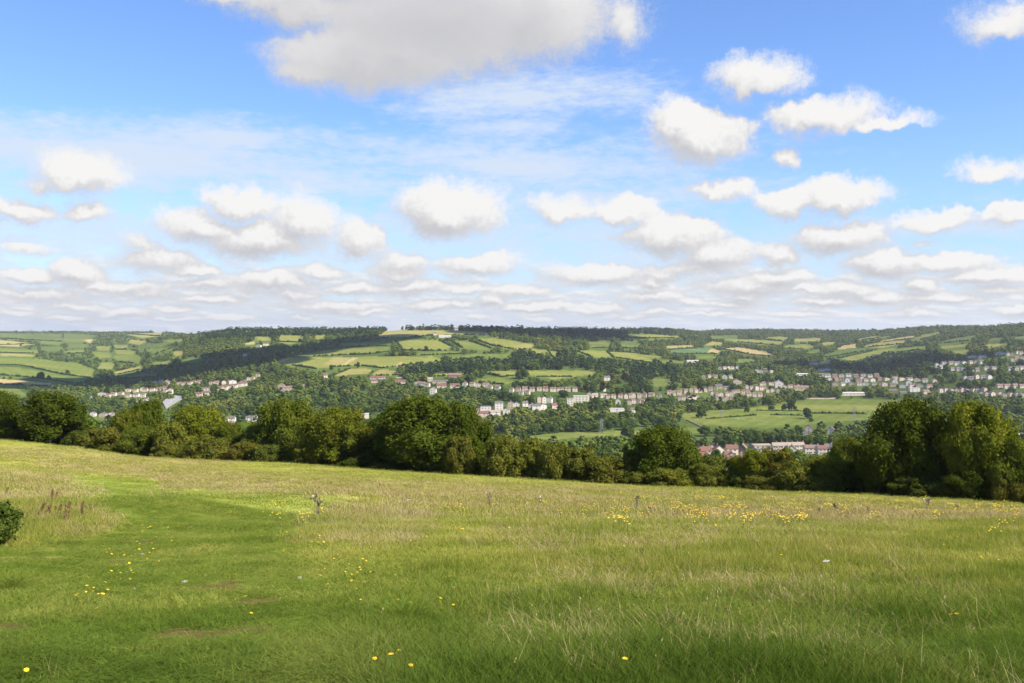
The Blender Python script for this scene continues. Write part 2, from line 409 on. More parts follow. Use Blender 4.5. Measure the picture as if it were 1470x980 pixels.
# raster of what must stay visible, in photo pixels: 1 = field, 2 = building
KEEP = np.zeros((980, 1470), np.uint8)
_yy, _xx = np.mgrid[440:720, 0:1470]
for nm, poly, c, hed in FIELDS:
    xs = [p[0] for p in poly]; ys = [p[1] for p in poly]
    x0, x1 = max(0, int(min(xs))-1), min(1470, int(max(xs))+2); y0, y1 = max(440, int(min(ys))-1), min(719, int(max(ys))+2)
    if x1 <= x0: continue
    sub = in_poly(_xx[y0-440:y1-440, x0:x1]+0.5, _yy[y0-440:y1-440, x0:x1]+0.5, poly)
    KEEP[y0:y1, x0:x1][sub] = 1
sub = in_poly(_xx[110:160, 220:270]+0.5, _yy[110:160, 220:270]+0.5, ROADQ)
KEEP[550:600, 220:270][sub] = 2

# ------------------------------------------------------------------ hills sheet
print('hills')
uc = np.linspace(-0.86, 0.86, 1240)
tr = np.linspace(0, 1, 470)
pe = CX+F*uc
d0 = edge_d(pe)*1.03
Dh = np.exp(np.log(d0)[None, :]*(1-tr[:, None]) + math.log(14500)*tr[:, None])
Uh = np.broadcast_to(uc[None, :], Dh.shape)
Xh, Yh = Uh*Dh, Dh
Zh = Hxy(Xh, Yh) - 0.35*np.exp(-((Dh-d0[None, :])/8.0)**2)
PX, PY = proj(Xh, Yh, Zh)
n1 = fbm(Xh/170, Yh/170, 21, 4); n2 = fbm(Xh/35, Yh/35, 23, 3)
base = np.empty(Dh.shape+(3,))
ca, cb = np.array((.055,.085,.020)), np.array((.120,.155,.042))
base[:] = ca+(cb-ca)*np.clip(1.6*(n1-0.32), 0, 1)[..., None]
for nm, poly, c, hed in FIELDS:
    xs = [p[0] for p in poly]; ys = [p[1] for p in poly]
    q = [hit(p[0], p[1], 500)[1] for p in poly]
    dm, dx = min(q)*0.93, max(q)*1.07
    w = np.where((PX > min(xs)-2) & (PX < max(xs)+2) & (PY > min(ys)-2) & (PY < max(ys)+2) & (Dh > dm) & (Dh < dx))
    if not len(w[0]): continue
    jx = PX[w]+0.9*(vnoise(Xh[w]/60, Yh[w]/60, 31)-0.5); jy = PY[w]+0.5*(vnoise(Xh[w]/60, Yh[w]/60, 32)-0.5)
    ins = in_poly(jx, jy, poly)
    sel = (w[0][ins], w[1][ins])
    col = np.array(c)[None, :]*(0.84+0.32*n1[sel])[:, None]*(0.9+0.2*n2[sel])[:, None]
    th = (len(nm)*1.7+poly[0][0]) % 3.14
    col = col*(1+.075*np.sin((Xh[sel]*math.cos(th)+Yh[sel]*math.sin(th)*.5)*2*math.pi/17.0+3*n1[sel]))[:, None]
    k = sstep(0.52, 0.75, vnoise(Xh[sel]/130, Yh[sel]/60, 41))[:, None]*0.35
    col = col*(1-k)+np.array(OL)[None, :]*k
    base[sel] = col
nr, nc = Dh.shape
idx = np.arange(nr*nc).reshape(nr, nc)
Q = np.stack([idx[:-1,:-1], idx[:-1,1:], idx[1:,1:], idx[1:,:-1]], -1).reshape(-1, 4)
m_hill, nt, out = nmat('hill_grass')
va = N(nt, 'ShaderNodeVertexColor', _layer_name='cover')
nz = noise(nt, 0.06, 5, 0.65, 'world'); nz2 = noise(nt, 0.4, 3, 0.6, 'world')
r1 = ramp(nt, nz.outputs[0], [(0.25, (.72,.76,.70)), (0.75, (1.25,1.2,1.1))])
r2 = ramp(nt, nz2.outputs[0], [(0.3, (.85,.85,.85)), (0.7, (1.12,1.12,1.1))])
c = mix(nt, 1.0, va.outputs[0], r1.outputs[0], 'MULTIPLY'); c = mix(nt, 1.0, c, r2.outputs[0], 'MULTIPLY')
b = N(nt, 'ShaderNodeBsdfDiffuse', Roughness=0.6); L(nt, c, b.inputs[0]); L(nt, b.outputs[0], out.inputs[0])
hills = link(bpy.data.objects.new('hills', mesh_np('hills', np.stack([Xh, Yh, Zh], -1).reshape(-1, 3), Q, [m_hill], True, cols={'cover': base.reshape(-1, 3)})))
tag(hills, 'patchwork hills and valley floor of small fields behind the hedge line', 'hills', kind='structure')

# ------------------------------------------------------------------ foreground pasture sheet
print('pasture')
def soft(px, py, poly, w):
    """1 inside an outline, fading to 0 over about w photo pixels outside it."""
    d = np.full(np.shape(px), 1e9); n = len(poly)
    for i in range(n):
        ax, ay = poly[i]; bx, by = poly[(i+1) % n]
        t = np.clip(((px-ax)*(bx-ax)+(py-ay)*(by-ay))/((bx-ax)**2+(by-ay)**2+1e-9), 0, 1)
        d = np.minimum(d, np.hypot(px-ax-t*(bx-ax), py-ay-t*(by-ay)))
    return np.where(in_poly(px, py, poly), 1.0, np.exp(-(d/w)**2))
LANE = [(96,697),(180,704),(260,709),(330,711),(430,713),(470,720),(400,745),(395,790),(440,850),(520,985),(560,1250),(-400,1250),(-320,930),(-60,815),(110,785),(205,750),(160,718)]
DRYS = [([(-60,686),(60,690),(130,712),(150,738),(120,762),(60,752),(-60,745)], 14, .8),
        ([(430,738),(520,728),(610,745),(600,775),(520,778),(450,768)], 14, .75),
        ([(60,668),(300,690),(560,708),(900,724),(900,712),(560,697),(300,683),(120,662)], 7, 1.1),
        ([(300,684),(470,690),(600,702),(480,712),(330,704),(230,696)], 7, .85),
        ([(-60,644),(110,652),(330,667),(320,671),(100,660),(-60,652)], 6, .55),
        ([(560,712),(900,722),(1300,730),(1500,736),(1500,748),(1200,742),(880,736),(560,722)], 6, .85),
        ([(820,700),(1100,710),(1300,718),(1300,722),(1080,718),(820,708)], 4, .5),
        ([(760,772),(1000,770),(1300,790),(1330,860),(1150,880),(900,850),(770,810)], 40, .36),
        ([(800,900),(1100,850),(1400,870),(1500,930),(1500,1000),(1000,1000)], 50, .30)]
def zones(x, y, z):
    """dry, lush, lane and flower weights of the pasture at a ground point."""
    yy = np.maximum(y, 2.5); px, py = CX+F*x/yy, HY-F*z/yy
    w1 = (fbm(x/3.1, y/3.1, 51, 3)-0.5); w2 = fbm(x/11, y/16, 52, 3)-0.5
    k = np.clip((py-HY)/300, .3, 1.6)
    qx, qy = px+60*k*w1, py+26*k*w2*np.clip((py-640)/60, .3, 1)
    dry = np.zeros(np.shape(px))
    for poly, wd, a in DRYS:
        dry = np.maximum(dry, .8*a*soft(qx, qy, poly, wd))
    lane = soft(qx, qy, LANE, 18)
    dry = np.clip(dry*(1-0.85*lane*sstep(690, 720, py)) + 0.55*w1*sstep(0.02, 0.2, dry+.1) + 0.12*sstep(.08, .3, w2)*(1-lane), 0, 1)
    lush = sstep(770, 920, py)
    flo = soft(px, py, [(900,738),(1500,735),(1500,800),(1200,780),(900,760)], 25)*.8
    flo = np.maximum(flo, soft(px, py, [(380,735),(450,745),(500,800),(530,855),(470,850),(400,790)], 18)*.8)
    flo = np.maximum(flo, soft(px, py, [(600,728),(1470,738),(1470,745),(600,735)], 5))
    return dry, lush, lane, flo
vr = np.concatenate([np.linspace(-7, 3, 24), 3+np.cumsum(np.geomspace(0.10, 1.1, 330))])
vr = vr[vr < 200]
ucn = np.linspace(-1.0, 1.0, 560)
tmax = edge_d(CX+F*np.clip(ucn, -.85, .85))*1.042
tt = (vr-vr[0])/(vr[-1]-vr[0])
Yn = vr[0]+tt[:, None]*(tmax-vr[0])[None, :]
Xn = ucn[None, :]*(Yn+9.5)
ed2 = edge_d(np.clip(CX+F*Xn/np.maximum(Yn, 3), -400, 1900))
Zn = Hxy(Xn, Yn)
dry, lush, lane, flo = zones(Xn, Yn, Zn)
g0 = np.array((.242,.243,.055)); g1 = np.array((.078,.125,.020)); gl = np.array((.140,.200,.034)); gd = np.array((.42,.350,.130)); gy = np.array((.36,.27,.03))
w2 = fbm(Xn/14, Yn/22, 61, 4); w3 = fbm(Xn/1.3, Yn/1.3, 62, 3)
col = g0[None,None]*(1-lush[...,None])+g1[None,None]*lush[...,None]  # near turf is lusher, and darkened with shade put into its colour
col = col*(1-.75*lane[...,None]*(1-lush[...,None]))+gl[None,None]*(.75*lane[...,None]*(1-lush[...,None]))
gr = sstep(.5, .72, w2)[...,None]*.4*(1-lush[...,None]); col = col*(1-gr)+np.array((.33,.285,.095))[None,None]*gr
col = col*(1-dry[...,None]*.8)+gd[None,None]*dry[...,None]*.8
col *= (0.62+0.76*w3)[...,None]
def mudf(x, y, lane): return sstep(.64,.74,fbm(x/0.75+7, y/0.55, 66, 3))*lane*sstep(5.5, 7, y)*(1-sstep(16, 22, y))
mud = mudf(Xn, Yn, lane)[...,None]*.85
col = col*(1-mud)+np.array((.095,.062,.034))[None,None]*mud
nr, nc = Yn.shape
idx = np.arange(nr*nc).reshape(nr, nc)
Q = np.stack([idx[:-1,:-1], idx[:-1,1:], idx[1:,1:], idx[1:,:-1]], -1).reshape(-1, 4)
m_gr, nt, out = nmat('pasture_turf')
va = N(nt, 'ShaderNodeVertexColor', _layer_name='cover')
nz = noise(nt, 1.6, 6, 0.7, 'world'); nz2 = noise(nt, 14.0, 4, 0.7, 'world')
r1 = ramp(nt, nz.outputs[0], [(0.28, (.66,.70,.62)), (0.72, (1.3,1.25,1.15))])
r2 = ramp(nt, nz2.outputs[0], [(0.3, (.62,.64,.6)), (0.7, (1.32,1.3,1.2))])
c = mix(nt, 1.0, va.outputs[0], r1.outputs[0], 'MULTIPLY'); c = mix(nt, 1.0, c, r2.outputs[0], 'MULTIPLY')
b = N(nt, 'ShaderNodeBsdfDiffuse', Roughness=0.7); L(nt, c, b.inputs[0])
bp = N(nt, 'ShaderNodeBump', Strength=0.8, Distance=0.06); L(nt, nz2.outputs[0], bp.inputs['Height']); L(nt, bp.outputs[0], b.inputs['Normal'])
L(nt, b.outputs[0], out.inputs[0])
ground = link(bpy.data.objects.new('ground', mesh_np('ground', np.stack([Xn, Yn, Zn], -1).reshape(-1, 3), Q, [m_gr], True, cols={'cover': col.reshape(-1, 3)})))
tag(ground, 'sloping rough pasture in the foreground with a grassy lane', 'pasture', kind='structure')
# ------------------------------------------------------------------ foliage meshes
print('trees')
m_leafA = leaf_mat('broad_leaves', [(0.25,(0.037,0.056,0.008)),(0.5,(0.077,0.100,0.014)),(0.72,(0.130,0.146,0.022)),(0.9,(0.191,0.186,0.034))], .45, .28, 'obj', True, 3.0)
m_leafB = leaf_mat('hedge_leaves', [(0.25,(.040,.055,.012)),(0.5,(.080,.098,.020)),(0.7,(.125,.130,.030)),(0.9,(.165,.15,.042))], .6, .25, 'obj', True, 3.0)
m_bark = simple('bark', (.075,.06,.045), .95, .3, 3.0, c2=(.16,.135,.105))
m_far = leaf_mat('distant_foliage', [(0.25,(0.037,0.061,0.013)),(0.5,(0.073,0.106,0.019)),(0.72,(0.118,0.152,0.026)),(0.92,(0.195,0.212,0.040))], .035, .1, 'world', False, .45)
m_fart = leaf_mat('valley_foliage', [(0.25,(0.034,0.059,0.012)),(0.5,(0.066,0.100,0.018)),(0.72,(0.103,0.140,0.025)),(0.92,(0.158,0.183,0.038))], .2, .15, 'obj', True, 1.1)

def quads(C, Nn, S, rng, asp=0.6):
    """Rhombic leaves (or leaf sprays) at C facing roughly Nn, half length S."""
    n = len(C)
    t = rng.normal(size=(n, 3)); t -= Nn*(t*Nn).sum(1, keepdims=True); t /= np.linalg.norm(t, axis=1, keepdims=True)+1e-9
    b = np.cross(Nn, t)
    S = S[:, None]
    V = np.stack([C+t*S, C+b*S*asp, C-t*S, C-b*S*asp], 1).reshape(-1, 3)
    return V, np.arange(4*n).reshape(n, 4)
def unit(v): return v/(np.linalg.norm(v, axis=1, keepdims=True)+1e-9)

def lobes(n, w, h, base, seed, dome=1.0):
    """Ball-shaped branches of a crown of width w between heights base and h."""
    rng = np.random.default_rng(seed)
    out = []
    for i in range(n):
        a = 2.399963*i+rng.uniform(-.5, .5)
        t = (i+0.5)/n
        zc = base+(h-base)*(0.10+0.74*t)
        k = math.sqrt(max(0.05, 1-abs((t-0.33)/(0.72 if t > .33 else .55))**2.0))
        rad = 0.5*w*k*rng.uniform(.42, .98)
        r = 0.5*w*rng.uniform(.17, .40)*(0.75+0.35*k)
        r = min(r, h-zc+0.02*h) if zc+r > h else r
        out.append((rad*math.cos(a), rad*math.sin(a), max(zc, base+r*.6), r))
    out.append((0, 0, base+(h-base)*.45, .34*w)); out.append((rng.uniform(-.1,.1)*w, rng.uniform(-.1,.1)*w, h-.22*w, .2*w))
    return np.array(out)
def crown_leaves(lb, n, size, seed, squash=.85):
    rng = np.random.default_rng(seed)
    area = lb[:, 3]**2; pr = area/area.sum()
    which = rng.choice(len(lb), int(n*1.9), p=pr)
    d = unit(rng.normal(size=(len(which), 3)))
    rr = rng.uniform(.62, 1.06, len(which)); out_ = rng.random(len(which)) < .05; rr[out_] *= rng.uniform(1.05, 1.32, int(out_.sum()))
    bump = 0.62+.78*fbm(d[:,0]*2.1+which*3.7, d[:,1]*2.1+d[:,2]*1.7, 77, 2)
    C = lb[which, :3]+d*(lb[which, 3]*rr*bump)[:, None]*np.array([1, 1, squash])
    # drop leaves deep inside other branches
    keep = np.ones(len(C), bool)
    for k in range(len(lb)):
        dd = np.linalg.norm((C-lb[k, :3])/np.array([1, 1, squash]), axis=1)
        keep &= ~((dd < .60*lb[k, 3]) & (which != k))
    C, d = C[keep][:n], d[keep][:n]
    nn = unit(d*.9+rng.normal(size=d.shape)*.65+np.array([0, 0, .35]))
    return quads(C, nn, size*rng.uniform(.6, 1.45, len(C)), rng)
def solid_core(lb, f=.60, squash=.85):
    """Dense inner twigs: a rough closed skin a little inside the leaves."""
    bm = bmesh.new()
    V = []; Fc = []
    bmesh.ops.create_icosphere(bm, subdivisions=2, radius=1.0)
    sv = np.array([v.co for v in bm.verts]); sf = np.array([[v.index for v in fc.verts] for fc in bm.faces]); bm.free()
    for k, (x, y, z, r) in enumerate(lb):
        b = len(V)*len(sv)
        jit = 0.8+.4*fbm(sv[:,0]*2+k*5, sv[:,1]*2+sv[:,2]*2, 88, 2)
        V.append(np.array([x, y, z])+sv*np.array([1, 1, squash])*(r*f*jit)[:, None]); Fc.append(sf+b)
    return np.concatenate(V), np.concatenate(Fc)
def crown_mesh(name, w, h, base, nl, nleaf, size, seed, mat, core=.60):
    lb = lobes(nl, w, h, base, seed)
    V, Qf = crown_leaves(lb, nleaf, size, seed+1)
    cv, cf = solid_core(lb, core)
    return mesh_np(name, np.concatenate([V, cv]), [Qf, cf+len(V)], [mat]), lb
def trunk_mesh(name, h, base, r, lb, seed):
    rng = random.Random(seed); mb = MB()
    pts = [(0, 0, -1.2), (0, 0, 0), (rng.uniform(-.1,.1), rng.uniform(-.1,.1), h*.22), (rng.uniform(-.2,.2), rng.uniform(-.2,.2), h*.45), (0, 0, h*.72)]
    mb.tube(pts, [r*1.5, r*1.25, r*.9, r*.6, r*.2], 9)
    for k in range(min(9, len(lb))):
        x, y, z, q = lb[k]
        z0 = min(h*.5, max(h*.12, z*.5))
        mb.tube([(0, 0, z0), (x*.45, y*.45, z0+(z-z0)*.6), (x*.9, y*.9, z)], [r*.45, r*.3, r*.08], 6, cap=False)
    return mb.mesh(name, [m_bark], True)

def fit(cm, w, h):
    """Scale a crown so that its spread and top are exactly w and h."""
    n = len(cm.vertices); co = np.empty(n*3, np.float32); cm.vertices.foreach_get('co', co); co = co.reshape(-1, 3)
    rr = np.percentile(np.hypot(co[:,0], co[:,1]), 98.5); zt = np.percentile(co[:,2], 99.8)
    co[:, :2] *= w/2/rr; up = co[:,2] > 0; co[up, 2] *= h/zt
    cm.vertices.foreach_set('co', co.ravel()); cm.update(); return cm
NEAR = []   # unit shapes about 10 m wide, 10 m tall
for k in range(5):
    w, h = 10.0, 10.0
    cm, lb = crown_mesh('crown', w, h, (.7, .9, .6, 1.0, .8)[k], (36, 28, 44, 32, 48)[k], 25000, .155, 100+k*7, m_leafA)
    fit(cm, w, h); NEAR.append((cm, trunk_mesh('trunk', h, 1, .26, lb, k)))
BUSH = []   # unit shapes about 4 m wide, 3 m tall
for k in range(4):
    cm, lb = crown_mesh('foliage', 4.0, 3.0, .05, (20, 26, 16, 22)[k], 10000, .085, 200+k*7, m_leafB, .62)
    fit(cm, 4.0, 3.0); BUSH.append((cm, trunk_mesh('stem', 2.2, .1, .07, lb, 20+k)))
MID = []
for k in range(4):
    cm, lb = crown_mesh('crown', 10.0, 11.0, 1.0, (12, 16, 10, 14)[k], 2200, .50, 300+k*7, m_fart, .74)
    fit(cm, 10.0, 11.0); MID.append((cm, trunk_mesh('trunk', 11, 1, .3, lb, 40+k)))
def far_crown(name, seed, w, h, mat, nl=9, cards=110):
    lb = lobes(nl, w, h, 0.0, seed)
    bm = bmesh.new(); bmesh.ops.create_icosphere(bm, subdivisions=1, radius=1.0)
    sv = np.array([v.co for v in bm.verts]); sf = np.array([[v.index for v in fc.verts] for fc in bm.faces]); bm.free()
    V = []; Fc = []
    for k, (x, y, z, r) in enumerate(lb):
        jit = 0.85+.35*fbm(sv[:,0]*2+k*5+seed, sv[:,1]*2+sv[:,2]*2, 91, 2)
        V.append(np.array([x, y, z])+sv*np.array([1, 1, .85])*(r*.92*jit)[:, None]); Fc.append(sf+k*len(sv))
    V = np.concatenate(V); Fc = np.concatenate(Fc)
    v2, q2 = crown_leaves(lb, cards, .8, seed+5)
    return fit(mesh_np(name, np.concatenate([V, v2]), [Fc, q2+len(V)], [mat], True), w, h)
FARM = [far_crown('wood_crown', 400+k, 10.0, (11, 12, 10, 13, 9)[k], m_far) for k in range(5)]
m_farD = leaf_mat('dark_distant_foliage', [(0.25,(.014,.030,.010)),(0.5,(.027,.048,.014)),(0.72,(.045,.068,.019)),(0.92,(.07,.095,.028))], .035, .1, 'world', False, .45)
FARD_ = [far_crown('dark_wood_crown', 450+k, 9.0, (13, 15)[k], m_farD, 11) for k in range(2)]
m_farO = leaf_mat('olive_distant_foliage', [(0.25,(0.051,0.070,0.013)),(0.5,(0.100,0.118,0.021)),(0.72,(0.147,0.162,0.029)),(0.92,(0.205,0.198,0.053))], .035, .12, 'world', False, .45)
FARO_ = [far_crown('olive_wood_crown', 460+k, 10.0, (9, 11)[k], m_farO) for k in range(2)]
FARALL = FARM+FARD_+FARO_          # variant index 0-4 mid, 5-6 dark, 7-8 olive

def put_tree(name, src, loc, wscale, hscale, rz, tint, label, cat, group=None, names=('crown', 'trunk')):
    e = empty(name, loc, rz, (wscale, wscale, hscale))
    tag(e, label, cat, group)
    c = link(bpy.data.objects.new(names[0], src[0]), e); c.color = (*tint, 1)
    if src[1] is not None: link(bpy.data.objects.new(names[1], src[1]), e)
    return e

# ------------------------------------------------------------------ the hedge line of trees along the pasture's lower edge
OCC = []        # (px centre, py centre, half width, half height, depth): for working out what is hidden
# px, top row, width px, kind, variant, tint, depth factor, label
DK=(.66,.70,.52); MDK=(.86,.90,.66); GRN=(1.12,1.10,.85); YEL=(1.55,1.38,.85); OLV=(1.42,1.25,.88); RST=(1.30,1.02,.75); BRN=(1.28,1.08,.78)
EDGE_TREES = [
 (-2,562,62,'t',0,MDK,1.05,'dark rounded tree cut by the left picture edge in the hedge line'),
 (70,562,122,'t',1,DK,1.03,'broad dark green tree second from the left in the hedge line'),
 (-42,574,62,'t',3,MDK,1.05,'dark tree just off the left end of the hedge line'),
 (22,596,60,'t',2,MDK,1.02,'low dark green tree between the two dark trees at far left'),
 (152,613,76,'b',0,BRN,1.02,'olive brown hawthorn bush right of the broad dark left tree'),
 (186,587,64,'t',2,OLV,1.10,'slender olive tree behind the brown hawthorn bush'),
 (215,573,66,'t',3,MDK,1.12,'upright green tree with a reddish top below the road'),
 (200,612,70,'t',4,GRN,1.03,'mid green tree in front of the upright reddish topped tree'),
 (283,583,96,'t',4,YEL,1.08,'bright yellow green tree below the red roofed terrace'),
 (246,605,70,'b',1,YEL,1.03,'yellow olive bush in front of the bright yellow green tree'),
 (238,636,44,'b',2,OLV,1.00,'low olive bush with a rusty edge beside the pasture at left'),
 (294,624,66,'b',3,OLV,1.00,'rounded yellow green bush right of the low olive bush'),
 (330,606,60,'t',1,GRN,1.06,'mid green tree between yellow tree and tall leafy tree'),
 (350,634,54,'b',0,RST,1.00,'rust coloured bramble bush at the edge of the grass'),
 (386,638,62,'b',1,GRN,.995,'rounded pale green bush right of the rusty bramble'),
 (372,608,56,'b',2,OLV,1.06,'olive bush behind the rounded pale green bush'),
 (415,572,98,'t',0,GRN,1.06,'tall leafy green tree left of the olive thorn tree'),
 (482,585,104,'t',2,OLV,1.02,'olive green thorn tree left of the biggest central tree'),
 (446,625,62,'b',3,OLV,1.00,'small olive thorn at the foot of the olive thorn tree'),
 (548,597,64,'t',4,DK,1.06,'shaded dark tree tucked left of the biggest central tree'),
 (606,570,156,'t',3,MDK,1.02,'biggest dark green tree with a pale trunk at the centre left'),
 (665,578,92,'t',1,MDK,1.05,'right hand companion of the biggest central tree'),
 (655,625,54,'b',0,BRN,.995,'brown tinged bush in front of the biggest tree'),
 (512,655,50,'b',2,DK,.99,'low dark bramble at the foot of the shaded tree'),
 (556,664,64,'b',1,DK,.985,'low flat bramble left of the pale trunk'),
 (722,625,70,'b',1,OLV,1.01,'olive bush right of the biggest central tree'),
 (757,628,66,'b',3,YEL,1.03,'tall yellowish bush in the middle of the hedge line'),
 (797,634,60,'b',2,OLV,1.02,'grey olive bush with bare twigs in the middle hedge'),
 (828,641,60,'b',0,OLV,1.03,'loose olive bush below the bright meadow strip'),
 (866,655,80,'b',1,BRN,1.00,'brown green bush left of the dark round tree'),
 (905,648,56,'b',3,BRN,1.02,'dark brown bush tight against the dark round tree'),
 (957,611,106,'t',0,MDK,1.03,'dark round tree left of the red roofed houses'),
 (915,676,44,'b',2,OLV,.99,'small dry bush with pale stems by the grass'),
 (962,672,70,'b',0,YEL,.985,'small bright green bush at the foot of the dark round tree'),
 (1012,664,56,'b',3,OLV,1.00,'olive bush below the red roofed houses'),
 (1040,681,44,'b',1,OLV,1.00,'low bush in front of the white house roof'),
 (1083,645,62,'t',1,YEL,1.01,'yellow green bushy tree right of the white house roof'),
 (1062,676,54,'b',2,MDK,1.00,'dark bush at the foot of the yellow green bushy tree'),
 (1118,643,64,'b',0,RST,1.02,'rust and green hawthorn right of the yellow green tree'),
 (1144,664,66,'b',3,OLV,1.00,'olive hawthorn below the long stone terrace'),
 (1092,684,60,'b',1,BRN,.99,'brown green bramble in front of the rusty hawthorn'),
 (1190,655,86,'t',4,OLV,1.03,'olive spreading tree left of the big right hand tree'),
 (1168,684,60,'b',2,BRN,.99,'low brown bramble near the olive spreading tree'),
 (1216,626,58,'t',2,OLV,1.30,'olive tree standing further down behind the big right tree'),
 (1235,664,60,'t',3,DK,1.03,'shaded dark tree at the left foot of the big right tree'),
 (1300,573,140,'t',4,DK,1.02,'big dark green tree with ragged top at right'),
 (1262,618,80,'t',1,DK,1.01,'dark lower bough tree under the big right tree'),
 (1345,628,80,'t',0,DK,1.04,'dark tree filling the gap between the two right trees'),
 (1404,577,104,'t',2,YEL,1.01,'yellow green topped tree at the far right'),
 (1452,626,78,'t',3,GRN,1.00,'leafy green tree cut by the right picture edge'),
 (1448,676,60,'b',0,RST,.985,'rust tinged bush at the foot of the far right tree'),
 (1392,672,80,'t',1,DK,.99,'dark bush under the yellow green topped tree'),
 (1365,690,56,'b',2,MDK,.985,'low dark scrub between the two right trees'),
 (1316,680,90,'b',3,DK,.99,'low dark scrub at the foot of the big right tree'),
 (1498,640,80,'t',4,MDK,1.0,'dark tree beyond the right end of the hedge line'),
 (1550,650,90,'t',0,MDK,1.0,'last dark tree beyond the right end of the hedge line'),
]
for i, (px, top, wpx, kind, var, tint, df, label) in enumerate(EDGE_TREES):
    d = float(edge_d(px))*df*1.035
    x = (px-CX)/F*d; z = float(Hxy(x, d))
    ztop = -(top-HY)/F*d; h = max(1.2, ztop-z); w = wpx/F*d
    rz = (i*2.13) % 6.283
    if kind == 't':
        put_tree('tree', NEAR[var], (x, d, z), w/10.0*1.04, h/10.0, rz, tint, label, 'tree', 'trees and bushes along the lower edge of the pasture')
    else:
        put_tree('bush', BUSH[var], (x, d, z-.1), w/4.0*1.06, (h+.1)/3.0, rz, tint, label, 'bush', 'trees and bushes along the lower edge of the pasture', ('foliage', 'stem'))
    pb = HY-F*z/d
    OCC.append((px, (top+pb)/2, wpx*.42, (pb-top)/2*.92, d))
# low scrub closing the foot of the hedge line
ks = 0
for px in np.arange(-60, 1560, 33):
    px = px+RNG.uniform(-9, 9); d = float(edge_d(px))*RNG.uniform(1.07, 1.12)
    x = (px-CX)/F*d; z = float(Hxy(x, d)); h = RNG.uniform(2.6, 4.6); w = RNG.uniform(4.5, 6.5)
    tint = [MDK, OLV, BRN, GRN, DK][ks % 5]
    put_tree('bush', BUSH[ks % 4], (x, d, z-.15), w/4.0, h/3.0, ks*1.7, tint, 'scrubby bush filling the foot of the hedge line behind the larger trees', 'bush', 'scrub at the foot of the hedge line', ('foliage', 'stem'))
    pb = HY-F*z/d; OCC.append((px, pb-h*F/d/2, w*F/d*.42, h*F/d*.5, d)); ks += 1
# bush at the left edge of the pasture
x, y, z = hit(-26, 780)
put_tree('bush', BUSH[0], (x, y, z-.12), .36, .27, .6, (.8,.95,.8), 'dark green bush cut by the left picture edge in the pasture', 'bush', None, ('foliage', 'stem'))
# ------------------------------------------------------------------ houses
print('houses')
WALLS = {'cream': simple('cream_render', (.58,.485,.37), .85, .1, 1.5), 'white': simple('white_render', (.60,.535,.455), .8, .05, 1.5),
         'stone': simple('honey_stone', (.42,.33,.23), .9, .18, 2.5), 'pink': simple('pale_pink_stone', (.52,.40,.32), .9, .12, 2.0),
         'beige': simple('beige_panel', (.56,.50,.37), .85, .08, 1.0), 'brown': simple('brown_timber', (.20,.13,.09), .9, .2, 2.0),
         'brick': simple('red_brick', (.34,.15,.10), .9, .15, 3.0)}
ROOFS = {'red': simple('red_clay_tile', (.150,.070,.050), .95, .22, 1.2), 'grey': simple('grey_slate', (.115,.105,.095), .95, .22, 1.2),
         'brown': simple('brown_tile', (.17,.105,.075), .85, .2, 1.2), 'pale': simple('pale_sheet_roof', (.42,.40,.37), .9, .08, .5),
         'stone': simple('stone_tile', (.27,.215,.16), .9, .2, 1.5)}
m_glass = simple('dark_window_glass', (.030,.035,.045), .15, .2, 1.0)
m_frame = simple('white_window_frame', (.75,.75,.73), .5, .04, 1.0)
m_pot = simple('chimney_brick', (.30,.20,.14), .9, .2, 3.0)
m_door = simple('painted_door', (.10,.09,.12), .5, .2, 1.0)
_mc = {}
def hmesh(key, fn):
    if key not in _mc: _mc[key] = fn()
    return _mc[key]
RP = {'gable': .46, 'flat': .0}
def wall_mesh(mat, w, dp, hw, hr):
    def fn():
        mb = MB(); x, y = w/2, dp/2
        V = [(-x,-y,-3),(x,-y,-3),(x,y,-3),(-x,y,-3),(-x,-y,hw),(x,-y,hw),(x,y,hw),(-x,y,hw)]
        fs = [(0,1,5,4),(2,3,7,6)]
        if hr > .5:
            V += [(-x,0,hw+hr-.06),(x,0,hw+hr-.06)]; fs += [(1,2,6,9,5),(3,0,4,8,7)]
        else: fs += [(1,2,6,5),(3,0,4,7),(4,5,6,7)]
        mb.add(V, fs)
        return mb.mesh('wall', [WALLS[mat]])
    return hmesh(('w', mat, w, dp, hw, hr), fn)
def roof_mesh(mat, w, dp, hw, hr):
    def fn():
        mb = MB()
        if hr > .5:
            o, t = .35, .18; x, y = w/2+.3, dp/2
            sl = hr/y
            for s in (-1, 1):
                a = (-x, s*(y+o), hw-o*sl+.03); b = (x, s*(y+o), hw-o*sl+.03); c = (x, 0, hw+hr+.03); e = (-x, 0, hw+hr+.03)
                V = [a, b, c, e]+[(p[0], p[1], p[2]+t) for p in (a, b, c, e)]
                mb.add(V, [(4,5,6,7),(0,3,2,1),(0,1,5,4),(1,2,6,5),(3,0,4,7)] if s < 0 else [(7,6,5,4),(1,2,3,0),(4,5,1,0),(5,6,2,1),(7,4,0,3)])
        else:
            mb.box(-w/2-.25, w/2+.25, -dp/2-.25, dp/2+.25, hw+.01, hw+.36)
        return mb.mesh('roof', [ROOFS[mat]])
    return hmesh(('r', mat, w, dp, hw, hr), fn)
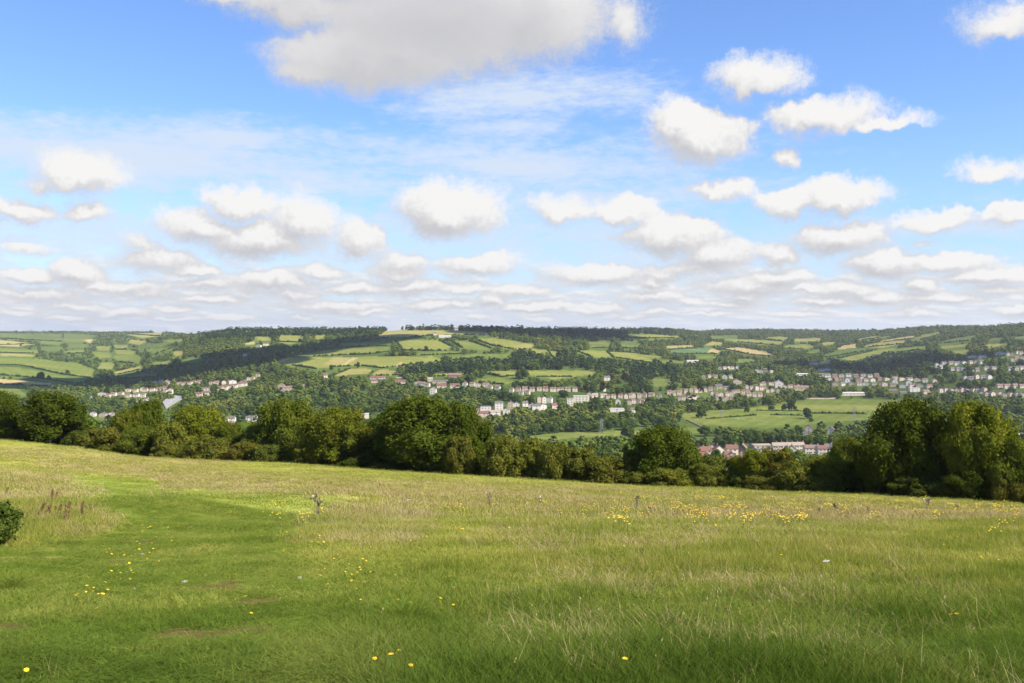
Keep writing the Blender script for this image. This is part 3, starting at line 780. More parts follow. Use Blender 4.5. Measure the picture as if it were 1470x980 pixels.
def win_mesh(w, h):
    def fn():
        mb = MB()
        mb.box(-w/2, w/2, -.05, .0, 0, h, 0)
        mb.box(-w/2-.09, -w/2, -.08, .02, -.09, h+.09, 1); mb.box(w/2, w/2+.09, -.08, .02, -.09, h+.09, 1)
        mb.box(-w/2, w/2, -.08, .02, h, h+.09, 1); mb.box(-w/2, w/2, -.11, .02, -.09, 0, 1); mb.box(-.035, .035, -.085, -.05, 0, h, 1)
        return mb.mesh('window', [m_glass, m_frame])
    return hmesh(('win', w, h), fn)
def chim_mesh():
    def fn():
        mb = MB(); mb.box(-.45, .45, -.35, .35, -1.2, 1.1); mb.box(-.52, .52, -.42, .42, 1.1, 1.25)
        mb.tube([(-.2, 0, 1.25), (-.2, 0, 1.6)], [.13, .11], 6); mb.tube([(.2, 0, 1.25), (.2, 0, 1.6)], [.13, .11], 6)
        return mb.mesh('chimney', [m_pot])
    return hmesh(('ch',), fn)
def door_mesh():
    def fn():
        mb = MB(); mb.box(-.5, .5, -.06, .0, 0, 2.05)
        mb.tube([(.36, -.11, 1.0), (.36, -.06, 1.0)], [.04, .04], 6)
        return mb.mesh('door', [m_door])
    return hmesh(('door',), fn)
q5 = lambda v: max(1.0, round(v*2)/2)
HOUSES = []
def house(px, pyb, w, dp, hw, hr, rot, wall, roof, label, group, cat='house', name='house', nwin=2, chim=True, floors=2, door=False, dmin=400):
    x, y, z = hit(px, pyb, dmin)
    w, dp, hw = q5(w), q5(dp), q5(hw); hr = round(hr*2)/2
    e = empty(name, (x, y, z+.1), rot); tag(e, label, cat, group)
    link(bpy.data.objects.new('wall', wall_mesh(wall, w, dp, hw, hr)), e)
    rf = link(bpy.data.objects.new('roof', roof_mesh(roof, w, dp, hw, hr)), e)
    if chim and hr > .5:
        c = link(bpy.data.objects.new('chimney', chim_mesh()), rf); c.location = (w*.36, 0, hw+hr+.05)
    fl = max(1, min(floors, int(hw/2.4)))
    per = max(1, nwin//fl)
    ww = 1.5 if w < 14 else 2.0
    for f in range(fl):
        for k in range(per):
            o = link(bpy.data.objects.new('window', win_mesh(ww, 1.3)), e)
            o.location = (w*((k+.5)/per-.5)*.86, -dp/2-.004, hw*(f+.32)/fl+ (.0 if fl > 1 else .3))
    if door:
        o = link(bpy.data.objects.new('door', door_mesh()), e); o.location = (w*.03, -dp/2-.004, 0)
    HOUSES.append((x, y, z))
    # keep the trees in front from hiding it
    s = F/y; ph = (hw+hr)*s; pw = w*s/2
    a, b = max(0, int(px-pw*.7)), min(1470, int(px+pw*.7)+1); t, bt = max(440, int(pyb-ph*.95)), min(719, int(pyb-ph*.40)+1)
    if b > a and bt > t: KEEP[t:bt, a:b] = 2
    return e
ORD = 'first second third fourth fifth sixth seventh eighth ninth tenth eleventh twelfth'.split()
PAL = {'cream': 'cream', 'white': 'white', 'stone': 'stone', 'pink': 'pinkish', 'beige': 'beige', 'brown': 'brown', 'brick': 'brick'}
# x0,y0, x1,y1, count, wall choices, roof choices, storeys, facing ('e' eaves, 'g' gable, 'm' mixed), place, group
ROWS = [
 (209,559,238,557,4,'cream cream white','red',2,'e','red roofed terrace left of the pale road'),
 (224,548,240,546,3,'pink white','brown red',2,'m','small row above the left terrace'),
 (243,550,259,550,2,'stone pink','brown',2,'g','pair of gables left of the bright red terrace'),
 (263,550,287,547,4,'cream pink','red',2,'e','bright red topped terrace above the footbridge'),
 (184,560,205,558,3,'cream','red',2,'m','row of red roofs in the left village'),
 (184,567,206,567,3,'white cream','red brown',2,'e','white row in the middle of the left village'),
 (155,568,174,563,3,'pink cream','red brown',2,'m','scattered group left of the left village'),
 (127,571,147,566,2,'white cream','grey',2,'g','pair at the left end of the left village'),
 (191,577,209,573,3,'white','grey',2,'e','dark roofed terrace under the left village'),
 (237,563,246,562,2,'white','red',3,'g','tall white pair just above the pale road'),
 (135,594,160,595,3,'white stone','grey',2,'g','grey roofs showing above the hawthorn bush'),
 (285,566,297,564,2,'pink cream','red',2,'e','red roofed pair below the footbridge'),
 (293,558,324,556,5,'white cream','red',2,'e','lower half of the long white terrace'),
 (331,554,352,551,4,'cream white','red',2,'e','upper half of the long white terrace'),
 (304,550,330,547,4,'pink stone','red brown',2,'m','row above the long white terrace'),
 (333,547,350,548,2,'white pink','red grey',2,'g','pair above the end of the long white terrace'),
 (357,543,371,539,3,'stone','brown',2,'g','stone group beside the tall poplar wood'),
 (323,604,334,603,2,'white','grey',2,'e','white pair behind the yellow green tree'),
 (356,602,377,600,3,'white','grey',2,'e','white row left of the tall leafy tree'),
 (372,494,383,494,2,'white cream','brown',2,'m','farmhouses in the hanging wood'),
 (537,541,549,541,2,'cream pink','red',1,'e','bungalows left above the wooded park'),
 (600,550,613,551,2,'cream','brown',2,'m','pair below the long grey barns'),
 (668,552,678,552,2,'cream white','brown',2,'m','pair right of the small red bungalows'),
 (686,553,698,553,2,'cream pink','red brown',2,'m','pair below the small pasture'),
 (703,555,714,555,2,'white pink','brown',2,'m','pair left of the pale semis'),
 (735,559,744,559,2,'pink','red',2,'m','pair at the left end of the pale semis'),
 (753,558,825,559,8,'pink cream pink','red brown',2,'e','line of pale semis below the long pasture'),
 (749,563,757,563,2,'pink','brown',2,'g','pair under the line of pale semis'),
 (742,581,754,581,2,'white','grey',2,'m','pair right of the white mansion'),
 (764,584,778,585,2,'white cream','grey',2,'g','white group left of the flats'),
 (772,575,790,575,3,'white stone white','grey brown',3,'g','tall group left of the flats'),
 (854,569,867,568,2,'cream','stone',2,'e','pair right of the beige flats'),
 (872,569,890,568,3,'pink cream','red brown',2,'e','pinkish row right of the beige flats'),
 (898,568,916,567,4,'stone pink','brown grey',2,'m','cluster in the middle of the valley village'),
 (902,577,922,575,4,'stone pink','brown grey',2,'m','cluster below the middle of the valley village'),
 (925,567,945,567,3,'cream stone','brown',2,'m','scattered row left of the dense village'),
 (960,563,975,563,3,'pink cream','brown',2,'e','first row of the dense village'),
 (977,561,1005,559,5,'pink stone','brown red',2,'m','second row of the dense village'),
 (976,571,1002,569,5,'pink cream','brown red',2,'m','lower row of the dense village'),
 (1012,558,1028,557,3,'pink stone','brown',2,'m','dense village beside the copper beech'),
 (1031,555,1043,556,2,'stone','grey',2,'e','grey roofed pair in the dense village'),
 (1021,565,1049,566,5,'pink cream','brown',2,'m','middle row of the dense village'),
 (1030,571,1050,571,4,'pink stone','brown red',2,'g','lowest row of the dense village'),
 (1052,562,1074,563,4,'cream pink','brown red',2,'e','row below the yellow church'),
 (1071,555,1099,557,5,'pink white cream','brown red',2,'m','row right of the yellow church'),
 (1075,566,1091,566,3,'cream pink','brown',2,'e','lowest row right of the yellow church'),
 (1091,552,1110,549,4,'cream stone','brown',2,'m','row left of the big white gable'),
 (1102,559,1116,560,3,'pink stone','red brown',2,'g','group below the big white gable'),
 (1127,555,1144,553,3,'cream pink','red',2,'m','group right of the big white gable'),
 (1010,539,1029,539,4,'pink stone','brown',2,'m','row on the slope behind the dense village'),
 (1040,540,1048,541,2,'white cream','grey',2,'m','pale pair behind the dense village'),
 (1033,526,1058,526,5,'white cream','grey brown',2,'m','far pale row below the small green field'),
 (1077,531,1107,531,5,'pink stone white','brown grey',2,'m','far row half hidden in trees'),
 (1164,521,1187,519,4,'white stone','brown',2,'m','far group at the mouth of the combe'),
 (1178,530,1189,529,2,'white','grey',2,'e','white pair at the foot of the dark wood'),
 (1178,538,1258,538,9,'stone brick white','grey',2,'e','top row of the grey roofed estate'),
 (1190,544,1262,544,8,'white stone brick','grey',2,'m','second row of the grey roofed estate'),
 (1200,550,1266,551,7,'stone white pink','grey brown',2,'m','third row of the grey roofed estate'),
 (1272,543,1340,546,7,'stone white','grey brown',2,'m','right wing of the grey roofed estate'),
 (1270,552,1334,554,6,'pink white stone','grey red',2,'m','lower right wing of the estate'),
 (1344,525,1351,526,2,'white','grey',3,'g','tall white pair above the estate'),
 (1355,520,1374,521,3,'stone white','grey',2,'e','hillside row right of the tall white pair'),
 (1383,519,1409,519,4,'stone pink white','grey brown',2,'m','middle hillside row on the right'),
 (1391,512,1412,511,4,'white pink','red grey',2,'m','upper hillside row on the right'),
 (1367,529,1403,530,6,'stone white','grey',2,'e','dark roofed hillside row on the right'),
 (1416,528,1427,527,2,'pink','grey',2,'e','pair left of the dark hillside trees'),
 (1430,507,1466,505,6,'white pink cream','grey red',2,'m','topmost houses near the right edge'),
 (1450,528,1467,528,3,'pink white','grey',2,'e','row at the right edge on the hillside'),
 (1452,516,1468,513,3,'pink stone','brown',2,'m','second row at the right edge'),
 (1386,541,1420,541,5,'pink white','grey brown',2,'m','scattered row under the dark hillside trees'),
 (1349,560,1412,559,9,'pink cream stone','brown red',2,'g','gabled terrace right of the estate'),
 (1408,565,1468,566,8,'pink cream','brown red',2,'g','lower gabled terrace at the right'),
 (1435,554,1468,554,4,'pink cream','brown',2,'e','larger semis at the right edge'),
 (1282,560,1296,562,2,'brown','grey',1,'e','low brown sheds beside the playing field'),
]
for (x0, y0, x1, y1, n, wl, rl, st, face, place) in ROWS:
    wl = wl.split(); rl = rl.split()
    for i in range(n):
        t = (i/(n-1)) if n > 1 else .5
        px = x0+(x1-x0)*t+RNG.uniform(-1.3, 1.3)*(1 if face != 'e' else .6); py = y0+(y1-y0)*t+RNG.uniform(-1.1, 1.1)*(1 if face != 'e' else .5)
        wa, ro = wl[(i*5+len(place)) % len(wl)], rl[(i*3+len(place)) % len(rl)]
        dd = hit(px, py+3, 400)[1]
        pitch = abs(x1-x0)/(n-1)*dd/F if n > 1 else 12
        w = min(15, max(6.5, pitch*(.80 if face == 'e' else .72)*random.uniform(.8, 1.1))); dp = random.uniform(7, 9)
        rot = random.uniform(-.3, .3) if face != 'e' else math.atan2(-(y1-y0)*.6, (x1-x0))+random.uniform(-.05, .05)
        g = face == 'g' or (face == 'm' and i % 2 == 0)
        if g: w, dp, rot = max(7.5, dp), w, rot+math.pi/2*(1 if i % 3 else -1)
        hw = 2.45*st*random.uniform(.9, 1.15)+.2
        lab = f'{PAL[wa]} house with {ro} roof, {ORD[i]} from left in {place}'
        if len(lab.split()) > 16: lab = f'{PAL[wa]} {ro}-roofed house, {ORD[i]} from left in {place}'
        e = house(px, py+3, w, dp, hw, random.choice((1.5, 2, 2.5)), rot, wa, ro, lab, place)
        if g:   # front windows belong on the gable that faces the valley
            for o in e.children:
                if o.name.startswith('window'):
                    lx = o.location.x/w*dp; s = 1 if math.cos(rot+math.pi/2) * 1 else 1
                    sx = -1 if math.sin(rot) < 0 else -1
                    # local -x or +x wall, whichever looks towards the viewer
                    sgn = -1 if math.sin(rot) > 0 else 1
                    o.location = (sgn*(w/2+.004), lx, o.location.z); o.rotation_euler = (0, 0, math.pi/2*sgn)
SING = [
 # px, base row, width m, depth, wall height, roof height, rot, wall, roof, name, category, label, windows
 (411,563,22,12,8,3,.1,'stone','brown','manor_house','house','large pale stone manor among the parkland trees',6),
 (404,560,8,10,9,3,1.5,'stone','brown','house','house','stone wing at the left end of the parkland manor',4),
 (439,556,12,8,4.5,2,.1,'white','grey','house','house','white house with grey roof right of the stone manor',2),
 (352,511,10,8,5,3,.2,'white','grey','house','house','lone white house in the shadowed wood',2),
 (467,542,9,8,5,3,.2,'white','red','house','house','small white cottage beside the pale meadow',2),
 (516,601,26,14,7,0,.15,'cream','pale','hall','hall','flat roofed cream hall left of the biggest tree',4),
 (330,613,14,8,4,2.5,.1,'pink','red','house','house','low reddish roofed house behind the yellow tree',2),
 (639,484,34,12,4,1.5,.15,'white','pale','farm_shed','shed','long white farm shed on the hilltop',3),
 (624,481,9,8,5,2.5,.2,'white','grey','house','house','small white house left of the hilltop shed',2),
 (655,474,10,8,5,3,.2,'cream','brown','house','house','cream farmhouse among trees on the hilltop skyline',2),
 (538,549,12,8,3.5,2.5,.1,'pink','red','bungalow','bungalow','red roofed bungalow left of the long low wall',2),
 (575,550,20,9,3.5,3,.05,'cream','red','bungalow','bungalow','long bungalow with a bright red roof',3),
 (617,547,10,8,4.5,2.5,.2,'stone','stone','house','house','stone cottage left of the brown barn',2),
 (653,542,24,14,5,3.5,.1,'brown','brown','barn','barn','large brown barn above the bungalows',2),
 (635,549,36,12,3,1.5,.0,'stone','grey','farm_shed','shed','long low grey roofed shed below the brown barn',2),
 (606,553,11,8,4,2.5,-.1,'cream','brown','bungalow','bungalow','cream bungalow right of the bright red one',2),
 (634,556,17,9,3.5,3,.05,'cream','red','bungalow','bungalow','left one of two small red roofed bungalows',3),
 (653,556,16,9,4,3,.05,'cream','red','bungalow','bungalow','right one of two small red roofed bungalows',3),
 (622,565,13,10,8,3,1.5,'white','brown','house','house','tall white gabled house with a dark brown tree',4),
 (685,596,8,8,8,3,1.5,'cream','red','house','house','narrow cream house left of the white mansion',2),
 (697,592,15,10,9,0,.1,'white','grey','mansion_block','mansion','broad white block of the mansion',6),
 (716,588,12,10,10,2,.1,'white','grey','mansion_block','mansion','tall white tower block of the mansion',6),
 (695,598,16,9,5,3,.1,'pink','red','house','house','red roofed annexe below the white mansion',3),
 (708,596,20,8,5,2.5,.1,'white','stone','house','house','long white wing below the mansion tower',4),
 (727,594,11,9,6,2.5,1.5,'white','grey','house','house','white gabled wing right of the mansion',2),
 (733,586,8,8,8,2.5,1.5,'stone','grey','house','house','narrow stone house behind the mansion wing',4),
 (770,588,13,9,6,2.5,.1,'white','grey','house','house','white house below the tall valley group',2),
 (795,586,9,8,5,3,.4,'pink','red','house','house','lone red roofed house left of the flats',2),
 (818,582,10,12,11,0,.05,'beige','stone','block_of_flats','flats','narrow tall beige block of flats',6),
 (834,577,25,12,10,0,.05,'beige','pale','block_of_flats','flats','wide beige block of flats with a pale flat roof',12),
 (846,573,6,8,9,3,1.5,'stone','grey','house','house','narrow stone house right of the beige flats',2),
 (865,561,9,8,6,3,.3,'cream','brown','house','house','cream house in the trees above the flats',2),
 (887,580,8,8,6,3,1.5,'white','grey','house','house','white gabled house below the valley cluster',2),
 (859,589,15,10,5,0,.0,'cream','grey','hall','hall','low flat roofed hall left of the white works',3),
 (885,591,22,12,5,0,.05,'white','pale','works_building','works','long white flat roofed works below the village',3),
 (908,592,7,7,5,2,.2,'white','grey','house','house','tiny white house right of the white works',2),
 (871,546,11,8,6,2.5,.1,'white','grey','house','house','white house among dark trees in mid slope',2),
 (994,520,30,12,4,1.5,.1,'white','pale','farm_shed','shed','long pale glasshouse roof right of the conifer wood',2),
 (1058,553,11,16,8,4,1.5,'stone','stone','church','church','yellowish stone church in the dense village',2),
 (1118,556,14,16,9,5,1.45,'white','pale','house','house','big white gable standing over the dense village',3),
 (1150,560,28,11,5,4,-.05,'stone','brown','hall','hall','long brown roofed hall at the right end of the village',3),
 (1151,539,32,12,4,1.5,.0,'white','pale','works_building','works','long white works building behind the village',4),
 (1222,567,46,12,4,1.5,.0,'cream','pale','works_building','works','very long pale warehouse above the river meadow',6),
 (1216,549,11,10,7,3.5,1.45,'white','grey','house','house','bright white gable in the grey estate, left one',2),
 (1237,547,11,10,7,3.5,1.45,'white','grey','house','house','bright white gable in the grey estate, middle one',2),
 (1284,551,13,10,7,3.5,1.4,'white','grey','house','house','large white gable in the right half of the estate',2),
 (1304,553,11,10,7,3.5,1.4,'white','grey','house','house','bright white gable in the grey estate, rightmost one',2),
 (1312,562,19,10,7,0,.0,'white','pale','hall','hall','white flat roofed building beside the playing field',4),
 (1329,565,12,9,5,2.5,.1,'pink','brown','house','house','pinkish house right of the white flat roofed building',2),
 (1193,622,11,8,5,3.5,1.2,'white','red','house','house','white gabled house in the trees near the river',2),
 (1161,620,9,8,6,3,1.3,'pink','red','house','house','narrow red gabled house in the trees near the river',2),
 (1155,627,7,7,5,3,1.3,'white','brown','house','house','small white gable below the narrow red house',2),
 (1391,627,9,8,5,4,1.1,'white','red','house','house','white gable with dark red roof between the right trees',2),
 (1462,628,14,9,4,1,.1,'white','pale','farm_shed','shed','low white shed at the right picture edge',2),
 (1231,643,6,7,5,2.5,.2,'white','red','house','house','small white house beside the big right tree',2),
 (1241,647,6,6,5,2.5,.2,'white','grey','house','house','second small white house beside the big right tree',2),
 # the near group of red roofs
 (1004,655,9,8,5,3,.12,'cream','red','house','house','first house of the near red roofed terrace',4),
 (1013.5,654,9,8,5,3,.12,'cream','red','house','house','second house of the near red roofed terrace',4),
 (1022,653,8,8,6,4,1.5,'pink','red','house','house','tall red gable in the near red roofed terrace',4),
 (1031,655,7.5,9,6,3.5,1.7,'cream','red','house','house','pale cream gable next to the tall red gable',2),
 (1050,653,10,8,6,3,.05,'cream','red','house','house','cream house with long red roof near the works yard',4),
 (1044,659,6,7,4,2.5,.1,'brick','red','house','house','brick house left below the long red roof',2),
 (1051,662,7,8,4,3,1.5,'cream','brown','house','house','low cream gable below the long red roof',2),
 (1009,664,8,8,5,3,.2,'stone','red','house','house','stone house under the near red roofed terrace',2),
 (1014,668,5,6,5,3,1.4,'white','grey','house','house','narrow white gable under the stone house',2),
 (1066,650,8,7,5,3.5,1.2,'brown','brown','house','house','dark brown house right of the near red roofs',2),
 (905,658,7,8,5,3,.9,'stone','brown','house','house','lone stone house behind the dark round tree',2),
 (1053,688,9,8,5,3,.1,'white','red','house','house','near white house just beyond the hedge line',4),
 (1130,655,6,8,5,3.5,1.4,'white','red','house','house','white gable with red roof below the stone terrace',2),
 (1137,652,5,7,5,3,1.4,'cream','red','house','house','small cream gable below the stone terrace',2),
 (1160,651,7.5,8,5.5,2.5,.0,'cream','brown','house','house','first house right of the long stone terrace',4),
 (1170,651,7,8,5.5,2.5,.0,'stone','grey','house','house','second house right of the long stone terrace',4),
 (1179,652,8,8,5.5,2.5,.0,'pink','red','house','house','third house right of the long stone terrace',4),
 (1190,651,7,8,6,3,.0,'cream','grey','house','house','last house right of the long stone terrace',4),
 (1091,643,19,16,3.5,1.0,.15,'stone','stone','works_building','works','wide grey roofed works beside the parked cars',3),
 (1092,650,10,7,3.5,1,.1,'stone','grey','works_building','works','low grey shed in front of the works',2),
]
for s in SING:
    (px, pb, w, dp, hw, hr, rot, wa, ro, nm, cat, lab, nw) = s
    e = house(px, pb, w, dp, hw, hr, rot, wa, ro, lab, None, cat, nm, nw, chim=nm in ('house', 'manor_house'), floors=3 if hw > 9 else 2, door=pb > 600)
    if abs(rot) > 1:
        for o in e.children:
            if o.name.startswith(('window', 'door')):
                o.location = (-(w and q5(w)/2+.004), o.location.x/q5(w)*q5(dp), o.location.z); o.rotation_euler = (0, 0, -math.pi/2)
# the long stone terrace with its row of chimneys: six joined houses
for k in range(6):
    px = 1112+k*7.6
    house(px, 648-k*.2, 7.6*hit(px, 648, 400)[1]/F, 8, 6, 2.5, -.02, 'cream', 'stone', f'cream stone house, {ORD[k]} from left in the long terrace beside the works', 'long stone terrace', nwin=4, door=True)
print('houses', len(HOUSES), sum(1 for o in COL.objects if o.name.split('.')[0] == 'house'))

# ------------------------------------------------------------------ road, footbridge, wall, pylons, cars
m_road = simple('pale_concrete_road', (.27,.26,.245), .9, .1, .3)
m_line = simple('white_road_paint', (.75,.75,.72), .8, .05, 1.0)
m_conc = simple('concrete', (.30,.29,.27), .9, .2, .5)
m_steel = simple('galvanised_steel', (.20,.21,.22), .5, .1, 1.0, .4)
def draped(poly, nx, ny, lift):
    """Grid over a four-cornered outline given in photo pixels, lying on the terrain."""
    P = [hit(*p, 500) for p in poly]; V = []
    for j in range(ny+1):
        for i in range(nx+1):
            a, b = i/nx, j/ny
            x = (P[0][0]*(1-a)+P[1][0]*a)*(1-b)+(P[3][0]*(1-a)+P[2][0]*a)*b
            y = (P[0][1]*(1-a)+P[1][1]*a)*(1-b)+(P[3][1]*(1-a)+P[2][1]*a)*b
            z = (P[0][2]*(1-a)+P[1][2]*a)*(1-b)+(P[3][2]*(1-a)+P[2][2]*a)*b
            V.append((x, y, max(z, float(Hxy(x, y)))+lift))
    return V, P
V, P = draped([(233,577),(260,565.5),(261,573),(238,587)], 16, 4, 1.6)
mb = MB(); nx, ny = 16, 4
for j in range(ny):
    for i in range(nx):
        a = j*(nx+1)+i; mb.add([V[a], V[a+nx+1], V[a+nx+2], V[a+1]], [(3,2,1,0)])
for j in (0, ny):      # kerb parapets of the carriageway
    for i in range(nx):
        p, q = V[j*(nx+1)+i], V[j*(nx+1)+i+1]
        mb.add([(p[0],p[1],p[2]-3),(q[0],q[1],q[2]-3),(q[0],q[1],q[2]+1.0),(p[0],p[1],p[2]+1.0)], [(0,1,2,3)], 2)
for i in range(0, nx):
    for jj in (1, 2, 3):
        p, q = Vector(V[jj*(nx+1)+i]), Vector(V[jj*(nx+1)+i+1]); w = Vector((.0, .35, 0)); u = Vector((0, 0, .03))
        q = p+(q-p)*(.5 if jj != 2 else 1)
        mb.add([p-w+u, q-w+u, q+w+u, p+w+u], [(0,1,2,3)], 1)
rd = mb.build('road', [m_road, m_line, m_conc]); tag(rd, 'pale concrete carriageway climbing towards the left village', 'road', kind='structure')
# footbridge over the carriageway
x, y, z = hit(281, 560, 500); e = empty('footbridge', (x, y, z), .15)
tag(e, 'small dark concrete footbridge above the pale road', 'footbridge')
mb = MB(); mb.box(-11, 11, -1.5, 1.5, 5.0, 6.0); mb.build('deck', m_conc, e)
for s in (-1, 1):
    mb = MB(); mb.box(s*8.5-.8, s*8.5+.8, -1.2, 1.2, -2, 5.0); mb.build('pier', m_conc, e)
    mb = MB(); mb.box(-11, 11, s*1.4-.06, s*1.4+.06, 6.9, 7.0)
    for k in range(12): mb.box(-11+k*2-.05, -11+k*2+.05, s*1.4-.05, s*1.4+.05, 6, 6.9)
    mb.build('railing', m_steel, e)
# low stone walls
def wall_run(pts, h, w, label):
    mb = MB(); Q = [hit(*p, 500) for p in pts]
    for (a, b) in zip(Q[:-1], Q[1:]):
        n = 8
        for k in range(n):
            p = [a[i]+(b[i]-a[i])*k/n for i in range(3)]; q = [a[i]+(b[i]-a[i])*(k+1.0)/n for i in range(3)]
            d = Vector((q[0]-p[0], q[1]-p[1], 0)).normalized()*w; nn = (-d.y/2, d.x/2); hh = h*random.uniform(.85, 1.15)
            mb.add([(p[0]-nn[0],p[1]-nn[1],p[2]-1),(q[0]-nn[0],q[1]-nn[1],q[2]-1),(q[0]+nn[0],q[1]+nn[1],q[2]-1),(p[0]+nn[0],p[1]+nn[1],p[2]-1),
                    (p[0]-nn[0],p[1]-nn[1],p[2]+hh),(q[0]-nn[0],q[1]-nn[1],q[2]+hh),(q[0]+nn[0],q[1]+nn[1],q[2]+hh),(p[0]+nn[0],p[1]+nn[1],p[2]+hh)],
                   [(0,3,2,1),(4,5,6,7),(0,1,5,4),(1,2,6,5),(2,3,7,6),(3,0,4,7)])
    o = mb.build('stone_wall', WALLS['stone']); tag(o, label, 'wall')
wall_run([(985,603),(1000,610),(1008,614)], 1.6, .6, 'pale broken stone wall at the left corner of the river meadow')
wall_run([(1140,573),(1200,572.5),(1206,566)], 2.2, .7, 'pale wall along the far side of the river meadow')
wall_run([(567,543),(592,542)], 2.4, .8, 'long low pale wall above the red roofed bungalow')
def pylon(px, pb, h, label):
    x, y, z = hit(px, pb, 400); e = empty('pylon', (x, y, z-.3), .5)
    tag(e, label, 'pylon', 'electricity pylons in the valley')
    mb = MB(); lv = [(0, 3.0), (.25, 2.1), (.5, 1.3), (.68, .9), (.85, .65), (1.0, .08)]
    cs = ((-1,-1),(1,-1),(1,1),(-1,1))
    for (a, ra), (b, rb) in zip(lv[:-1], lv[1:]):
        for k in range(4):
            c, c2 = cs[k], cs[(k+1) % 4]
            mb.tube([(c[0]*ra, c[1]*ra, a*h), (c[0]*rb, c[1]*rb, b*h)], [.11, .11], 4)
            mb.tube([(c[0]*ra, c[1]*ra, a*h), (c2[0]*rb, c2[1]*rb, b*h)], [.06, .06], 4)
            mb.tube([(c2[0]*ra, c2[1]*ra, a*h), (c[0]*rb, c[1]*rb, b*h)], [.06, .06], 4)
    mb.build('lattice_tower', m_steel, e)
    for t, w in ((.68, 3.6), (.79, 4.4), (.9, 3.2)):
        mb = MB(); r = .8
        for s in (-1, 1):
            for yy in (-.6, .6):
                mb.tube([(s*r, yy, t*h), (s*w, 0, t*h+.3)], [.11, .07], 4); mb.tube([(s*r, yy, t*h+1.5), (s*w, 0, t*h+.3)], [.09, .07], 4)
            mb.tube([(s*w, 0, t*h+.3), (s*w, 0, t*h-1.3)], [.12, .08], 5)
        mb.box(-w, w, -.05, .05, t*h+.25, t*h+.35); mb.build('cross_arm', m_steel, e)
pylon(863, 622, 19, 'grey lattice pylon at the far edge of the bright meadow strip')
pylon(1226, 601, 17, 'faint lattice pylon standing in the river meadow at right')
pylon(1036, 600, 11, 'small faint pylon in the left half of the river meadow')
pylon(1466, 580, 20, 'lattice pylon near the right picture edge')
# cars in the works yard
def car_proto():
    e = empty('parked_car', (0, 0, 0))
    mb = MB(); prof = [(-2.1,.35),(2.1,.35),(2.15,.75),(1.2,.95),(.6,1.45),(-1.1,1.45),(-1.9,.95),(-2.15,.9)]
    n = len(prof)
    V = [(p[0], -.85+(.12 if p[1] > 1.2 else 0), p[1]) for p in prof]+[(p[0], .85-(.12 if p[1] > 1.2 else 0), p[1]) for p in prof]
    mb.add(V, [tuple(range(n)), tuple(range(2*n-1, n-1, -1))]+[(k+n, (k+1) % n+n, (k+1) % n, k) for k in range(n)])
    return e, mb
CARC = [('white', (.75,.75,.75)), ('silver', (.5,.51,.53)), ('dark blue', (.03,.05,.12)), ('red', (.35,.03,.03)), ('white', (.75,.75,.75)), ('grey', (.2,.21,.22))]
m_tyre = simple('tyre_rubber', (.02,.02,.02), .9)
for k, (cn, cc) in enumerate(CARC):
    e, mb = car_proto(); x, y, z = hit(1093+k*2.6, 646.0+.25*k, 400); y -= 6; z = float(Hxy(x, y))
    e.location = (x, y, z+.05); e.rotation_euler = (0, 0, .9+.1*(k % 3))
    tag(e, f'{cn} parked car, {ORD[k]} from left in the row beside the works', 'car', 'cars parked beside the works')
    mb.build('body', simple('car_paint', cc, .3, .05), e)
    for sx in (-1.3, 1.3):
        for sy in (-.8, .8):
            w = MB(); w.tube([(sx, sy-.1, .32), (sx, sy+.1, .32)], [.32, .32], 10); w.build('wheel', m_tyre, e)
    w = MB(); w.add([(1.19,-.7,.99),(1.19,.7,.99),(.66,.62,1.40),(.66,-.62,1.40)], [(0,1,2,3)]); w.build('windscreen', m_glass, e)
KEEP[632:646, 1076:1112] = 2
# grazing sheep in the river meadow
m_wool = simple('wool', (.62,.58,.50), .95, .15, 3.0); m_face = simple('sheep_face', (.08,.07,.06), .9)
SHEEP = [(1059,602,'left'),(1068,603.5,'middle left'),(1082,601.5,'centre'),(1093,605,'lower'),(1121,600.5,'right'),(1001,603,'far left')]
for k, (px, pb, w) in enumerate(SHEEP):
    x, y, z = hit(px, pb, 500)
    mb = MB(); mb.ball((0,0,.72), .42, 0, 10, 7, (1.45,.9,.95)); mb.ball((.72,0,.62), .2, 1, 8, 5, (1.3,.8,.9)); mb.ball((.56,0,.74), .24, 0, 8, 5)
    for sx in (-.38, .38):
        for sy in (-.2, .2): mb.tube([(sx, sy, .55), (sx*1.03, sy, .28), (sx, sy, 0)], [.1, .065, .06], 6, 1)
    for sy in (-1, 1): mb.tube([(.66, sy*.1, .74), (.6, sy*.3, .72)], [.05, .02], 5, 1)
    mb.tube([(-.56, 0, .8), (-.68, 0, .5)], [.07, .04], 5)
    o = mb.build('sheep', [m_wool, m_face], smooth=True); o.location = (x, y, z); o.rotation_euler = (0, 0, k*1.9); o.scale = (1.3, 1.3, 1.3)
    tag(o, f'pale grazing sheep in the river meadow, the {w} one', 'sheep', 'sheep grazing in the river meadow')
